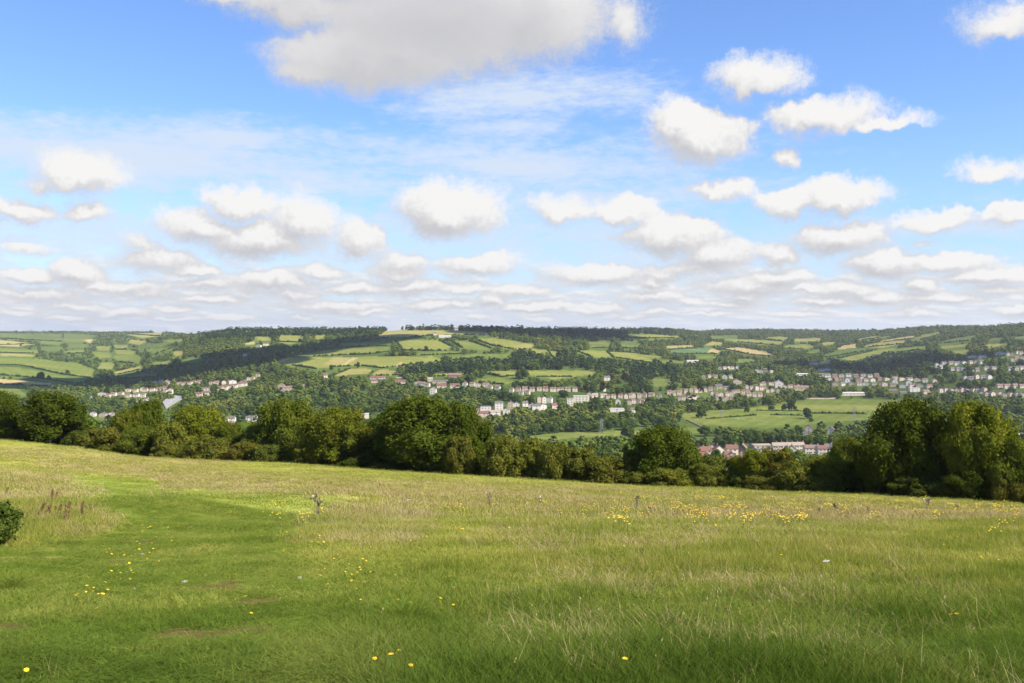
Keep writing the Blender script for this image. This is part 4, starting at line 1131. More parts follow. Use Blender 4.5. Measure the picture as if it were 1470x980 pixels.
# ------------------------------------------------------------------ trees that stand alone
print('lone trees')
LONE = [
 # px, base row, height m, width m, variant, tint, label
 (1136,589.5,19,17,0,(.62,.70,.62),'tall dark twin-headed tree in the middle of the river meadow'),
 (1126,589.5,11,10,2,(.65,.72,.6),'smaller dark tree leaning on the twin-headed meadow tree'),
 (1159,601,16,14,1,(.6,.68,.6),'dark round tree standing alone low in the river meadow'),
 (1164,605,6,8,3,(.8,.85,.7),'low dark bush just below the lone round meadow tree'),
 (1108,588.5,8,11,1,(1.5,1.5,1.25),'pale round bushy tree on the meadow ditch'),
 (1072,591.5,9,9,3,(.75,.8,.65),'small dark tree on the left part of the meadow ditch'),
 (1007,600,14,16,0,(.85,.9,.75),'spreading tree at the left end of the river meadow'),
 (1091,579,9,10,2,(1.9,1.85,1.7),'silvery willow at the edge of the village gardens'),
 (750,543.5,18,27,1,(.85,.9,.75),'big round tree at the left of the long pasture'),
 (865,562,17,12,0,(.75,.42,.45),'copper beech left of the houses in mid valley'),
 (842,563,15,13,2,(.72,.42,.45),'copper beech behind the line of pale semis'),
 (897,548,18,14,1,(.70,.40,.44),'copper beech high on the slope among green trees'),
 (1005,563,15,15,3,(.72,.36,.40),'dark copper beech between the rows of the dense village'),
 (1185,651,7,14,1,(.75,.36,.38),'dark purple shrub tree below the long stone terrace'),
 (626,562,8,7,2,(.72,.40,.40),'dark purple tree against the tall white gabled house'),
 (476,531,11,10,0,(.8,.85,.7),'round tree at the corner of the striped field'),
 (514,528,13,9,2,(.75,.82,.7),'taller tree in the hedge below the striped field'),
 (612,503.5,12,11,1,(.8,.85,.7),'round tree in the middle of the green and tan field'),
 (59,543.5,18,20,1,(.75,.82,.7),'large round tree in the lower left pasture'),
 (97,537,12,13,0,(.8,.86,.7),'small round tree in the broad left pasture'),
 (38,560,13,10,2,(.8,.86,.7),'upright tree behind the leftmost hedge tree'),
 (70,544,10,12,3,(.8,.86,.7),'round tree beside the large left pasture tree'),
 (30,497,10,11,3,(.8,.86,.7),'round dark tree under the tan field at far left'),
 (348,568,14,13,1,(1.9,1.7,.9),'golden green tree in the parkland below the stone houses'),
 (378,577,13,17,3,(1.35,1.35,.9),'pale green round tree on the parkland lawn'),
 (523,560,14,17,0,(1.45,1.4,.85),'pale yellow green tree in the wooded park'),
 (478,562,13,17,2,(1.4,1.4,.85),'light green broad tree right of the stone manor'),
 (325,598,12,7,1,(1.7,1.6,1.2),'pale upright sapling above the white pair of houses'),
 (915,603,13,9,2,(1.8,1.65,1.0),'pale yellowish tree in the belt behind the bright strip'),
 (1283,540,12,12,1,(1.5,1.5,.9),'light green tree at the foot of the dark right wood'),
 (1355,577,15,12,0,(.95,1.0,.85),'bluish pointed tree below the gabled terrace'),
 (1028,668,12,9,1,(.8,1.0,.8),'dark green tree between the stone house and the near brick house'),
 (1012,626,13,20,3,(.8,.86,.7),'rounded tree above the near red roofed terrace'),
 (1215,651,12,22,0,(1.4,1.3,.9),'broad olive green tree left of the small white houses'),
 (1158,640,0,0,0,None,None),
]
for (px, pb, h, w, var, tint, lab) in LONE:
    if not lab: continue
    x, y, z = hit(px, pb, 300)
    put_tree('tree', MID[var], (x, y, z-.3), w/10.0, (h+.3)/11.0, px*.7, tint, lab, 'tree', 'trees standing out in the valley')
    s = F/y; OCC.append((px, pb-h*s/2, w*s*.4, h*s/2, y))
    a, b = max(0, int(px-w*s*.35)), min(1470, int(px+w*s*.35)+1); t, bt = max(440, int(pb-h*s*.9)), min(719, int(pb)+1)
    KEEP[t:bt, a:b] = 2

# ------------------------------------------------------------------ hedges between the fields
print('hedges')
m_hedge = leaf_mat('field_hedge', [(0.3,(.020,.038,.010)),(0.55,(.038,.062,.016)),(0.8,(.062,.088,.024))], .05, .1, 'world', False, .5)
bm = bmesh.new(); bmesh.ops.create_icosphere(bm, subdivisions=1, radius=1.0)
ISV = np.array([v.co for v in bm.verts]); ISF = np.array([[v.index for v in fc.verts] for fc in bm.faces]); bm.free()
def hedge(P, hgt, label, name='hedge', gap=.2, group='hedges between the fields'):
    rng = np.random.default_rng(len(label)*31+int(abs(P[0][0])))
    V = []; Fc = []; nb = 0; C2 = []
    for a, b in zip(P[:-1], P[1:]):
        ln = math.hypot(b[0]-a[0], b[1]-a[1]); n = max(2, int(ln/(hgt*.75)))
        for k in range(n):
            if rng.random() < gap: continue
            t = (k+rng.uniform(0, .8))/n; x = a[0]+(b[0]-a[0])*t; y = a[1]+(b[1]-a[1])*t
            big = rng.random() < .16
            r = hgt*rng.uniform(.42, .7)*(1.6 if big else 1); z = float(Hxy(x, y))
            jit = .8+.45*rng.random(len(ISV))
            V.append(np.array([x+rng.normal()*.4, y+rng.normal()*.4, z+r*.7])+ISV*np.array([1.15, 1.15, 1.05])*(r*jit)[:, None]); Fc.append(ISF+nb*len(ISV)); nb += 1
    if not V: return
    V = np.concatenate(V); Fc = np.concatenate(Fc)
    # leafy sprays on the outside
    pick = rng.integers(0, len(V), len(V)); C = V[pick]+rng.normal(size=(len(pick), 3))*.3
    v2, q2 = quads(C, unit(rng.normal(size=C.shape)), rng.uniform(.35, .8, len(C))*hgt/3.5, rng)
    o0 = V.mean(0); VV = np.concatenate([V, v2])-o0
    o = link(bpy.data.objects.new(name, mesh_np(name, VV, [Fc, q2+len(V)], [m_hedge]))); o.location = o0
    tag(o, label, 'hedge', group)
for nm, poly, c, hed in FIELDS:
    if not hed: continue
    for n, (i, j) in enumerate(hed):
        A, B = poly[i], poly[j]
        inter = [tuple(A[k]+(B[k]-A[k])*t for k in (0, 1)) for t in np.linspace(0, 1, 4)]
        P = [hit(p[0], p[1]+.3, 400) for p in inter]
        side = 'near' if n == 0 else ('right hand' if (A[0]+B[0])/2 > np.mean([p[0] for p in poly]) else 'left hand')
        if n == 2: side = 'third'
        dd = P[0][1]
        hedge(P, 2.2+dd/2400, f'hedge on the {side} edge of the {nm}')
for pts, h, lab in [
 ([(1037,599.5),(1060,598),(1086,596)], 1.8, 'low dark hedge crossing the left half of the river meadow'),
 ([(1106,595.5),(1130,596),(1152,596.5)], 1.8, 'low dark hedge left of the lone round meadow tree'),
 ([(1166,593.5),(1200,593.5),(1243,594.5)], 2.2, 'straight dark hedge right of the lone round meadow tree'),
 ([(1032,587.5),(1044,588),(1050,588)], 1.8, 'short dark hedge at the top left of the river meadow'),
 ([(1086,589),(1120,589.7),(1150,590)], 1.6, 'dark ditch hedge at the foot of the twin-headed meadow tree'),
 ([(1013,601),(1036,600),], 1.4, 'thin hedge from the spreading tree into the meadow'),
 ([(787,503),(792,511),(797,514)], 2.5, 'dark hedge dividing the bright shoulder field'),
 ([(430,491),(470,489),(520,488),(545,488)], 6, 'dark tree hedge under the wooded hill brow'),
]:
    hedge([hit(p[0], p[1], 400) for p in pts], h, lab, gap=.05)

# ------------------------------------------------------------------ woods: scatter, find what shows, split into trees and woodland
print('scatter')
U0, U1 = -0.60, 0.60
pts = []
bands = [(150,300,8.5),(300,600,9.0),(600,900,9.5),(900,1300,10.5),(1300,1800,10.5),(1800,2400,11.5),(2400,3200,14),(3200,4200,17),(4200,6600,22)]
for a, b, sp in bands:
    n = int((U1-U0)*(b*b-a*a)/2/(sp*sp)*1.2)
    d = np.sqrt(RNG.uniform(a*a, b*b, n)); u = RNG.uniform(U0, U1, n)
    sc = np.clip(np.exp(RNG.normal(-.04, .33, n)), .45, 1.9)*np.interp(d, [150, 900, 3000, 6600], [.85, 1.15, 1.2, 1.2])
    pts.append(np.stack([u, d, sc], 1))
pts = np.concatenate(pts)
u, d, sc = pts.T
x = u*d; z = Hxy(x, d); px, pb = proj(x, d, z)
hh = np.interp(d, [2000, 3200], [10.5, 8.5])*np.minimum(sc, 1.25)*np.clip(RNG.normal(1, .15, len(d)), .7, 1.4)
s = F/d; top = pb-hh*s; wpx = 10*sc*s
ok = d > edge_d(px)*1.10
# leave clearings: open fringe and the patchy hillsides hold fewer trees
cl = fbm(x/140, d/140, 71, 3)
ok &= ~((cl < .40) & (d < 2300) & (d > 500) & (RNG.random(len(d)) < .6))
left_valley = (px < 260) & (d > 2300)
# fewer trees but still hedgerow lines
ok &= ~(left_valley & (RNG.random(len(d)) < .70))
right_open = (px > 1190) & (px < 1470) & (pb > 534) & (pb < 572)
ok &= ~(right_open & (RNG.random(len(d)) < .45))
ok &= ~((px > 1400) & (pb < 534) & (pb > 500) & (RNG.random(len(d)) < .35))
# the sight line to the tree top must clear the ground in front of it
ss = (z+hh)/d
mx = np.full(len(d), -1e9)
for f in np.linspace(.03, .97, 60):
    dd = d*f
    mx = np.maximum(mx, np.where(dd > 60, Hxy(u*dd, dd)/np.maximum(dd, 1), -1e9))
ok &= ss > mx+0.4/F
ok &= top < edge_py(np.clip(px, -300, 1800))
# nothing just behind the hedge line may rise over it
skyl = edge_py(np.arange(1470))-20.0
for (cx_, cy_, rx_, ry_, dd_) in OCC:
    if dd_ > 220: continue
    a_, b_ = max(0, int(cx_-rx_)), min(1470, int(cx_+rx_)+1)
    if b_ <= a_: continue
    xs_ = np.arange(a_, b_); skyl[a_:b_] = np.minimum(skyl[a_:b_], cy_-ry_*np.sqrt(np.clip(1-((xs_-cx_)/rx_)**2, 0, 1)))
ip = np.clip(px, 0, 1469).astype(int)
ok &= (d > 620) | (top > skyl[ip]+1)
def keepat(a, b):
    a = np.clip(a, 0, 1469).astype(int); b = np.clip(b, 0, 979).astype(int); return KEEP[b, a]
for fx, fy in ((0,-.02),(0,.35),(0,.7),(-.4,.35),(.4,.35),(-.25,.1),(.25,.1),(-.3,.7),(.3,.7),(0,.92),(0,1.0)):
    k = keepat(px+fx*wpx, top+(pb-top)*fy)
    if fy < .8: ok &= k == 0
    else: ok &= (k != 1) | (fy < .95) & (d < 700)
for (xx, yy, zz) in HOUSES:
    ok &= (x-xx)**2+(d-yy)**2 > 40
u, d, sc, x, z, px, pb, hh, s, top, wpx = [a[ok] for a in (u, d, sc, x, z, px, pb, hh, s, top, wpx)]
# how much of each tree is seen: draw discs near to far on a coarse raster
order = np.argsort(d); W2, H2 = 1470, 300   # rows 440..740 at full width
zb = np.zeros((H2, W2), bool)
occ = sorted(OCC, key=lambda o: o[4]); oi = 0
ny, nx = np.mgrid[0:H2, 0:W2]
def disc(cx, cy, rx, ry):
    x0, x1 = max(0, int(cx-rx)), min(W2, int(cx+rx)+1); y0, y1 = max(0, int(cy-440-ry)), min(H2, int(cy-440+ry)+1)
    if x1 <= x0 or y1 <= y0: return 0, 0
    m = ((nx[y0:y1, x0:x1]+.5-cx)/max(rx,.5))**2+((ny[y0:y1, x0:x1]+.5-(cy-440))/max(ry,.5))**2 <= 1.0
    sub = zb[y0:y1, x0:x1]; seen = int((m & ~sub).sum()); tot = int(m.sum()); sub |= m
    return seen, tot
epy = edge_py(np.arange(W2))
for c in range(W2): zb[max(0, int(epy[c]-440)):, c] = True
seen = np.zeros(len(d), int)
for i in order:
    while oi < len(occ) and occ[oi][4] < d[i]:
        disc(*occ[oi][:4]); oi += 1
    seen[i] = disc(px[i], (top[i]+pb[i])/2, wpx[i]*.5, (pb[i]-top[i])/2)[0]
n_edge = sum(1 for o in COL.objects if o.name.split('.')[0] == 'tree')
N_IND = 285-n_edge
inframe = (px > 0) & (px < 1470)
rank = np.argsort(-(seen*inframe)); ind = rank[:N_IND]
keep = seen > 0
keep |= ~inframe
sel_ind = np.zeros(len(d), bool); sel_ind[ind] = True
print('trees kept', keep.sum(), 'individual', N_IND, 'smallest seen', seen[ind].min())
def region(px, pb, d):
    if d < 420: return 'on the slope just behind the hedge line'
    if d < 760: return 'on the lower slope around the near red roofs' if px > 950 else 'on the lower slope behind the hedge line'
    if px > 930 and pb > 603: return 'in the belt between the near red roofs and the river meadow'
    if px > 930 and pb > 560: return 'beside the far edge of the river meadow'
    if px < 300: return 'around the pale road and the left village'
    if px < 560: return 'in the wooded park around the stone manor'
    if pb > 590: return 'in the thick belt left of the river meadow'
    if px < 760: return 'in the wood round the white mansion'
    if pb > 565: return 'below the beige flats and the valley cluster'
    return 'on the hillside above the valley village'
tones = [('dark green', (.72,.80,.68)), ('mid green', (1.0,1.02,.9)), ('olive green', (1.35,1.25,.9)), ('deep green', (.85,.92,.75))]
for n, i in enumerate(ind):
    tn, tc = tones[(n*7+int(px[i])) % 4]
    hs = 'tall' if hh[i] > 13 else ('low' if hh[i] < 9 else 'rounded')
    rg = region(px[i], pb[i], d[i])
    j = RNG.uniform(.88, 1.12)
    put_tree('tree', MID[n % 4], (x[i], d[i], z[i]-.4), sc[i]*1.08, hh[i]/11.0, n*1.3, tuple(v*j for v in tc), f'{hs} {tn} tree {rg}', 'tree', f'trees {rg}')
# the rest is woodland, one mass
def scatter(name, P, rot, scl, var, sources, label, cat, mats=()):
    """One object of points; a node modifier sets a copy of a source shape on each point."""
    me = bpy.data.meshes.new(name); me.vertices.add(len(P)); me.vertices.foreach_set('co', np.asarray(P, np.float32).ravel())
    for an, ty, dat, key in (('rot','FLOAT_VECTOR',rot,'vector'),('scl','FLOAT_VECTOR',scl,'vector'),('var','INT',var,'value')):
        at = me.attributes.new(an, ty, 'POINT'); at.data.foreach_set(key, np.asarray(dat, np.int32 if ty == 'INT' else np.float32).ravel())
    o = link(bpy.data.objects.new(name, me)); tag(o, label, cat, kind='stuff')
    ng = bpy.data.node_groups.new(name+'_points', 'GeometryNodeTree')
    ng.interface.new_socket('Geometry', in_out='INPUT', socket_type='NodeSocketGeometry'); ng.interface.new_socket('Geometry', in_out='OUTPUT', socket_type='NodeSocketGeometry')
    gi = ng.nodes.new('NodeGroupInput'); go = ng.nodes.new('NodeGroupOutput'); jn = ng.nodes.new('GeometryNodeJoinGeometry')
    def attr(nm, ty):
        a = ng.nodes.new('GeometryNodeInputNamedAttribute'); a.data_type = ty; a.inputs[0].default_value = nm
        return [q for q in a.outputs if q.enabled and q.name == 'Attribute'][0]
    r, sc_, v = attr('rot', 'FLOAT_VECTOR'), attr('scl', 'FLOAT_VECTOR'), attr('var', 'INT')
    e2r = ng.nodes.new('FunctionNodeEulerToRotation'); ng.links.new(r, e2r.inputs[0])
    for k, src in enumerate(sources):
        so = bpy.data.objects.new(name+'_shape', src)
        oi = ng.nodes.new('GeometryNodeObjectInfo'); oi.inputs['Object'].default_value = so
        cp = ng.nodes.new('FunctionNodeCompare'); cp.data_type = 'INT'; cp.operation = 'EQUAL'
        ia = [q for q in cp.inputs if q.enabled]; ng.links.new(v, ia[0]); ia[1].default_value = k
        ip = ng.nodes.new('GeometryNodeInstanceOnPoints')
        ng.links.new(gi.outputs[0], ip.inputs['Points']); ng.links.new(cp.outputs[0], ip.inputs['Selection'])
        ng.links.new(oi.outputs['Geometry'], ip.inputs['Instance']); ng.links.new(e2r.outputs[0], ip.inputs['Rotation']); ng.links.new(sc_, ip.inputs['Scale'])
        ng.links.new(ip.outputs[0], jn.inputs[0])
    ng.links.new(jn.outputs[0], go.inputs[0])
    mo = o.modifiers.new('points', 'NODES'); mo.node_group = ng
    return o
rest = np.where(keep & ~sel_ind)[0]
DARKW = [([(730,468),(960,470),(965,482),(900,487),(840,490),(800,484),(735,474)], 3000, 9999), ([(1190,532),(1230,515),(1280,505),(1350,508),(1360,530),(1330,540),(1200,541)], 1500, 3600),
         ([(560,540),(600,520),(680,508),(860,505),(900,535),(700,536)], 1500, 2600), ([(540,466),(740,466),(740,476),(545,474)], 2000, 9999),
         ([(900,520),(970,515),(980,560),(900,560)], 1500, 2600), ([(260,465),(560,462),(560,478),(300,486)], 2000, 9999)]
dk = np.zeros(len(rest), bool)
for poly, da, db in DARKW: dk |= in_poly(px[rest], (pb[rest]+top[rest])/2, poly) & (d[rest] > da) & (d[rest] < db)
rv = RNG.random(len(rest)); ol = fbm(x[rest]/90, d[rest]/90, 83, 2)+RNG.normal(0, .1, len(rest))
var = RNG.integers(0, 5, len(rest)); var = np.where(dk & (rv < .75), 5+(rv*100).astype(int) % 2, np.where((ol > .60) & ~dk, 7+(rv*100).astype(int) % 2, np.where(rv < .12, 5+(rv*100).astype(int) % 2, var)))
scl = np.stack([sc[rest]*1.08, sc[rest]*1.08, hh[rest]/11.0], 1)
rot = np.zeros((len(rest), 3)); rot[:, 2] = RNG.uniform(0, 6.28, len(rest))
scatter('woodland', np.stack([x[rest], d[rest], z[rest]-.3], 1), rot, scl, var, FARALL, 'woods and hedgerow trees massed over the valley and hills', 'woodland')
# ------------------------------------------------------------------ pasture plants
print('grass')
def blade_mat(name, stops, tr=.35, scale=.55):
    m, nt, out = nmat(name)
    n1 = noise(nt, scale, 4, .65, 'world'); n2 = noise(nt, 30.0, 2, .6, 'world')
    add = N(nt, 'ShaderNodeMath', _operation='MULTIPLY_ADD'); add.inputs[1].default_value = .35
    L(nt, n2.outputs[0], add.inputs[0])
    sub = N(nt, 'ShaderNodeMath', _operation='MULTIPLY'); sub.inputs[1].default_value = .7
    L(nt, n1.outputs[0], sub.inputs[0]); L(nt, sub.outputs[0], add.inputs[2])
    r = ramp(nt, add.outputs[0], stops)
    d = N(nt, 'ShaderNodeBsdfDiffuse'); t = N(nt, 'ShaderNodeBsdfTranslucent')
    L(nt, r.outputs[0], d.inputs[0]); L(nt, mix(nt, 1.0, r.outputs[0], (1.2,1.15,.6), 'MULTIPLY'), t.inputs[0])
    mx = N(nt, 'ShaderNodeMixShader'); mx.inputs[0].default_value = tr
    L(nt, d.outputs[0], mx.inputs[1]); L(nt, t.outputs[0], mx.inputs[2]); L(nt, mx.outputs[0], out.inputs[0]); return m
m_bl = blade_mat('lush_blades', [(.30,(.070,.112,.015)),(.5,(.140,.194,.028)),(.68,(.235,.262,.052))])
m_bshade = blade_mat('shade_toned_blades', [(.30,(.048,.082,.011)),(.5,(.090,.138,.020)),(.68,(.165,.20,.040))])  # deeper green: shade over the nearest grass put into the blade colour
m_bm = blade_mat('meadow_blades', [(.32,(.150,.198,.029)),(.5,(.248,.272,.049)),(.68,(.38,.345,.09))])
m_bd = blade_mat('dry_stalks', [(.32,(.20,.150,.060)),(.5,(.33,.26,.115)),(.68,(.48,.40,.21))], .25)
def tuft(name, nb, rad, h, w, bend, seed, mat, seg=3, lean=.35, heads=0):
    rng = np.random.default_rng(seed); V = []; Qs = []; T = []; b = 0
    for k in range(nb):
        a = rng.uniform(0, 6.28); r = rad*math.sqrt(rng.random()); x0, y0 = r*math.cos(a), r*math.sin(a)
        hh_ = h*rng.uniform(.45, 1.25); la = rng.uniform(0, 6.28); ln = rng.uniform(.1, 1)*lean
        fa = rng.uniform(0, 6.28); wx, wy = math.cos(fa)*w/2, math.sin(fa)*w/2
        for i in range(seg+1):
            t = i/seg; o = hh_*(ln*t+bend*t*t*ln*1.6); q = 1-t*.85
            px_, py_, pz_ = x0+math.cos(la)*o, y0+math.sin(la)*o, hh_*t*(1-.25*ln*t)-.015
            V += [(px_-wx*q, py_-wy*q, pz_), (px_+wx*q, py_+wy*q, pz_)]
        for i in range(seg): Qs.append((b+2*i, b+2*i+1, b+2*i+3, b+2*i+2))
        if heads:
            c = np.array(V[-1]); dv = c-np.array(V[-3]); dv = dv/(np.linalg.norm(dv)+1e-9)
            for e in range(heads):
                p = c-dv*.014*e*1.6; sd = rng.normal(size=3)*.0028; l = len(V)
                V += [tuple(p), tuple(p+dv*.008+sd*.7), tuple(p+dv*.018), tuple(p+dv*.008-sd*.7)]; Qs.append((l, l+1, l+2, l+3))
        b = len(V)
    return mesh_np(name, np.array(V), [np.array(Qs)], [mat])
GT = [tuft('grass_tuft', 46, .13, .085, .0055, 1.0, 500+k, m_bl, 3, .55) for k in range(3)] + \
     [tuft('grass_tuft', 40, .16, .12, .006, 1.1, 510+k, m_bshade, 3, .6) for k in range(2)] + \
     [tuft('grass_tuft', 40, .15, .095, .006, .6, 520+k, m_bm) for k in range(3)] + \
     [tuft('grass_tuft', 26, .35, .15, .022, .5, 530+k, m_bm, 2) for k in range(3)]
GT += [tuft('grass_tuft', 26, .35, .11, .022, .5, 540+k, m_bl, 2) for k in range(2)]
# variants: 0-2 lush short, 3-4 lush long with shade in their colour, 5-7 meadow fine, 8-10 meadow coarse (further off)
DT = [tuft('dry_stalk', 6, .16, .26, .0032, .35, 550+k, m_bd, 4, .55, 2) for k in range(4)] + \
     [tuft('dry_stalk', 22, .32, .30, .012, .4, 560+k, m_bd, 3, .5) for k in range(3)] + \
     [tuft('straw_tuft', 34, .17, .12, .006, .7, 570+k, m_bd, 3, .7) for k in range(2)] + \
     [tuft('straw_tuft', 26, .40, .15, .020, .6, 580+k, m_bd, 2, .7) for k in range(2)]
def field_points(n, dmin, dmax, pw):
    """Random ground points; pw sets how fast the density falls with distance."""
    a = 2-pw
    q = RNG.random(n); dd = (dmin**a+(dmax**a-dmin**a)*q)**(1/a) if abs(a) > 1e-6 else dmin*(dmax/dmin)**q
    uu = RNG.uniform(-.60, .60, n); xx = uu*(dd+7.0)+RNG.uniform(-.3, .3, n); zz = Hxy(xx, dd)
    okk = dd < edge_d(np.clip(CX+F*xx/dd, -400, 1900))*1.03
    return xx[okk], dd[okk], zz[okk]
gx, gy, gz = field_points(98000, 3.2, 26, 1.15)
dry, lush, lane, flo = zones(gx, gy, gz)
mk = mudf(gx, gy, lane) < RNG.uniform(.15, .95, len(gx))
gx, gy, gz, dry, lush, lane, flo = [a_[mk] for a_ in (gx, gy, gz, dry, lush, lane, flo)]
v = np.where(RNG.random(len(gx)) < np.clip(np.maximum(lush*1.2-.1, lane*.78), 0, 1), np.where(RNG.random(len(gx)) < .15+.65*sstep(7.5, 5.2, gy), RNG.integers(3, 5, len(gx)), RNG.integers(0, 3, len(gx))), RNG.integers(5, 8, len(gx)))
clump = fbm(gx/1.7, gy/1.7, 95, 3)
hs = (0.34+1.05*sstep(.35, .78, clump))*(1-.66*lane)*(1+.45*dry)*RNG.uniform(.75, 1.25, len(gx))
ws = np.clip(.75+gy/32, .9, 1.7)*RNG.uniform(.9, 1.2, len(gx))
hx, hy, hz = field_points(60000, 22, 175, 1.25)
dry2, lush2, lane2, flo2 = zones(hx, hy, hz)
v2 = np.where(RNG.random(len(hx)) < lane2*.75, RNG.integers(11, 13, len(hx)), RNG.integers(8, 11, len(hx))); cl2 = fbm(hx/4, hy/5, 96, 3)
hs2 = (.28+.6*sstep(.35, .75, cl2))*(1-.6*lane2)*(1+.3*dry2)*RNG.uniform(.7, 1.25, len(hx)); ws2 = np.clip(.6+hy/70, .8, 2.2)*RNG.uniform(.9, 1.2, len(hx))
P = np.concatenate([np.stack([gx, gy, gz], 1), np.stack([hx, hy, hz], 1)])
rot = np.zeros((len(P), 3)); rot[:, 2] = RNG.uniform(0, 6.28, len(P)); rot[:, :2] = RNG.normal(0, .12, (len(P), 2))
S = np.stack([np.concatenate([ws, ws2]), np.concatenate([ws, ws2]), np.concatenate([hs, hs2])], 1)
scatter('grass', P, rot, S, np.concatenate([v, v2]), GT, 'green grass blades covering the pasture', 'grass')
# dry seeding stalks
sx, sy, sz = field_points(90000, 3.8, 34, 1.0)
dry, lush, lane, flo = zones(sx, sy, sz)
cl = fbm(sx/1.5, sy/1.8, 97, 3)
pk = RNG.random(len(sx)) < np.clip((dry*.75+.05)*sstep(.38, .66, cl)*(1-lane*.9)+.012*(1-lane), 0, 1)*.26*np.clip(sy/13, .35, 1.3)
sx, sy, sz, dry = sx[pk], sy[pk], sz[pk], dry[pk]
sv = RNG.integers(0, 4, len(sx)); ss_ = RNG.uniform(.6, 1.35, len(sx)); sw = np.clip(.8+sy/30, 1, 1.8)
tx, ty, tz = field_points(60000, 24, 170, 1.2)
dry3, l3, ln3, f3 = zones(tx, ty, tz)
pk = RNG.random(len(tx)) < np.clip(dry3*.75+.05, 0, 1)*sstep(.32, .62, fbm(tx/3, ty/4, 98, 3))*(1-.8*ln3)*.55
tx, ty, tz = tx[pk], ty[pk], tz[pk]
tv = RNG.integers(4, 7, len(tx)); ts = RNG.uniform(.5, 1.15, len(tx)); tw = np.clip(.7+ty/80, .8, 2.2)
wx, wy, wz = field_points(85000, 3.8, 170, 1.45)
dry4, l4, ln4, f4 = zones(wx, wy, wz)
pk = RNG.random(len(wx)) < np.clip(dry4*.85-.05, 0, .7)*sstep(.25, .55, fbm(wx/1.2, wy/1.6, 94, 3))
wx, wy, wz = wx[pk], wy[pk], wz[pk]
wv = np.where(wy < 26, RNG.integers(7, 9, len(wx)), RNG.integers(9, 11, len(wx))); whs = RNG.uniform(.6, 1.5, len(wx)); wws = np.where(wy < 26, .9+wy/30, .8+wy/70)
sx, sy, sz = np.concatenate([sx, wx]), np.concatenate([sy, wy]), np.concatenate([sz, wz]); sv = np.concatenate([sv, wv]); ss_ = np.concatenate([ss_, whs]); sw = np.concatenate([sw, wws/whs])
P = np.concatenate([np.stack([sx, sy, sz], 1), np.stack([tx, ty, tz], 1)])
rot = np.zeros((len(P), 3)); rot[:, 2] = RNG.uniform(0, 6.28, len(P)); rot[:, :2] = RNG.normal(0, .1, (len(P), 2))
S = np.stack([np.concatenate([ss_*sw, ts*tw]), np.concatenate([ss_*sw, ts*tw]), np.concatenate([ss_, ts])], 1)
scatter('dry_grass', P, rot, S, np.concatenate([sv, tv]), DT, 'pale dry grass stalks standing over the pasture', 'dry grass')
print('grass', len(gx)+len(hx), 'dry', len(P))

# yellow flowers
print('flowers')
m_pet = simple('yellow_petals', (.78,.52,.012), .6, .12, 40.0)
m_disc = simple('orange_flower_centre', (.55,.28,.01), .8, .15, 60.0)
m_stem = simple('flower_stem', (.07,.12,.025), .8, .2, 20.0)
def flower_meshes(k):
    rng = random.Random(k)
    mb = MB(); hh_ = .12+.04*k
    mb.tube([(0,0,-.02),(.006,.004,hh_*.5),(.012*k,.01,hh_)], [.0022,.002,.0016], 5)
    st = mb.mesh('stem', [m_stem], True)
    mb = MB(); c = Vector((.012*k, .01, hh_)); n = 12
    for r, z, ln in ((0, 0, .019), (.26, .003, .015)):
        for i in range(n):
            a = 2*math.pi*(i+r)/n; d = Vector((math.cos(a), math.sin(a), rng.uniform(.1, .4))); b = Vector((-math.sin(a), math.cos(a), 0))*.0042
            p = c+Vector((0, 0, z))
            mb.add([p, p+d*ln*.7-b, p+d*ln, p+d*ln*.7+b], [(0,1,2,3)])
    mb.ball(c+Vector((0,0,.003)), .006, 1, 7, 4, (1,1,.6))
    return st, mb.mesh('flower_head', [m_pet, m_disc])
FLW = [flower_meshes(k) for k in range(3)]
ZON = [ # pixel path, spread px (x, y), count, label
 ([(95,885),(160,838),(200,795),(235,762)], (16, 10), 62, 'yellow wildflower in the loose line left of the worn lane'),
 ([(145,850),(190,802),(195,795)], (10, 6), 10, 'yellow wildflower in the loose line left of the worn lane'),
 ([(400,742),(440,770),(490,810),(525,850)], (26, 14), 78, 'yellow wildflower in the drift right of the worn lane'),
 ([(590,768),(700,760),(800,772),(960,778)], (60, 14), 42, 'yellow wildflower among grass in the middle of the pasture'),
 ([(1000,762),(1200,768),(1400,775),(1470,772)], (60, 18), 66, 'yellow wildflower in the broad drift at the right')]
nf = 0
SPOT = [(587,866),(578,864),(625,866),(650,871),(535,957),(560,976),(571,940),(590,966),(890,970),(36,967),(360,893),(469,933),(356,862),(1372,890),(1376,893),(1309,876),(1123,803),(1440,811)]
def put_flower(x, y, z, k, s, lab, grp):
    st, hd = FLW[k % 3]
    e = empty('wildflower', (x, y, z), RNG.uniform(0, 6.28), (s, s, s*RNG.uniform(.45, .8))); e.rotation_euler[0] = RNG.normal(0, .22); e.rotation_euler[1] = RNG.normal(0, .22); tag(e, lab, 'flower', grp)
    link(bpy.data.objects.new('stem', st), e); link(bpy.data.objects.new('flower_head', hd), e)
for (px, py) in SPOT:
    x, y, z = hit(px, py+6); put_flower(x, y, z, nf, RNG.uniform(.7, 1.0), 'single yellow wildflower low in the near grass', 'scattered near wildflowers'); nf += 1
for pts, sp, n, lab in ZON:
    ln = len(pts)-1
    for i in range(n):
        t = RNG.random()*ln; k = min(int(t), ln-1); t -= k
        px = pts[k][0]+(pts[k+1][0]-pts[k][0])*t+RNG.normal()*sp[0]; py = pts[k][1]+(pts[k+1][1]-pts[k][1])*t+RNG.normal()*sp[1]
        py = max(py, edge_py(px)+18)
        x, y, z = hit(px, py); put_flower(x, y, z, nf, RNG.uniform(.45, .95)*np.clip(y/14, 1, 1.7), lab, lab.replace('wildflower', 'wildflowers')); nf += 1
print('flowers', nf)
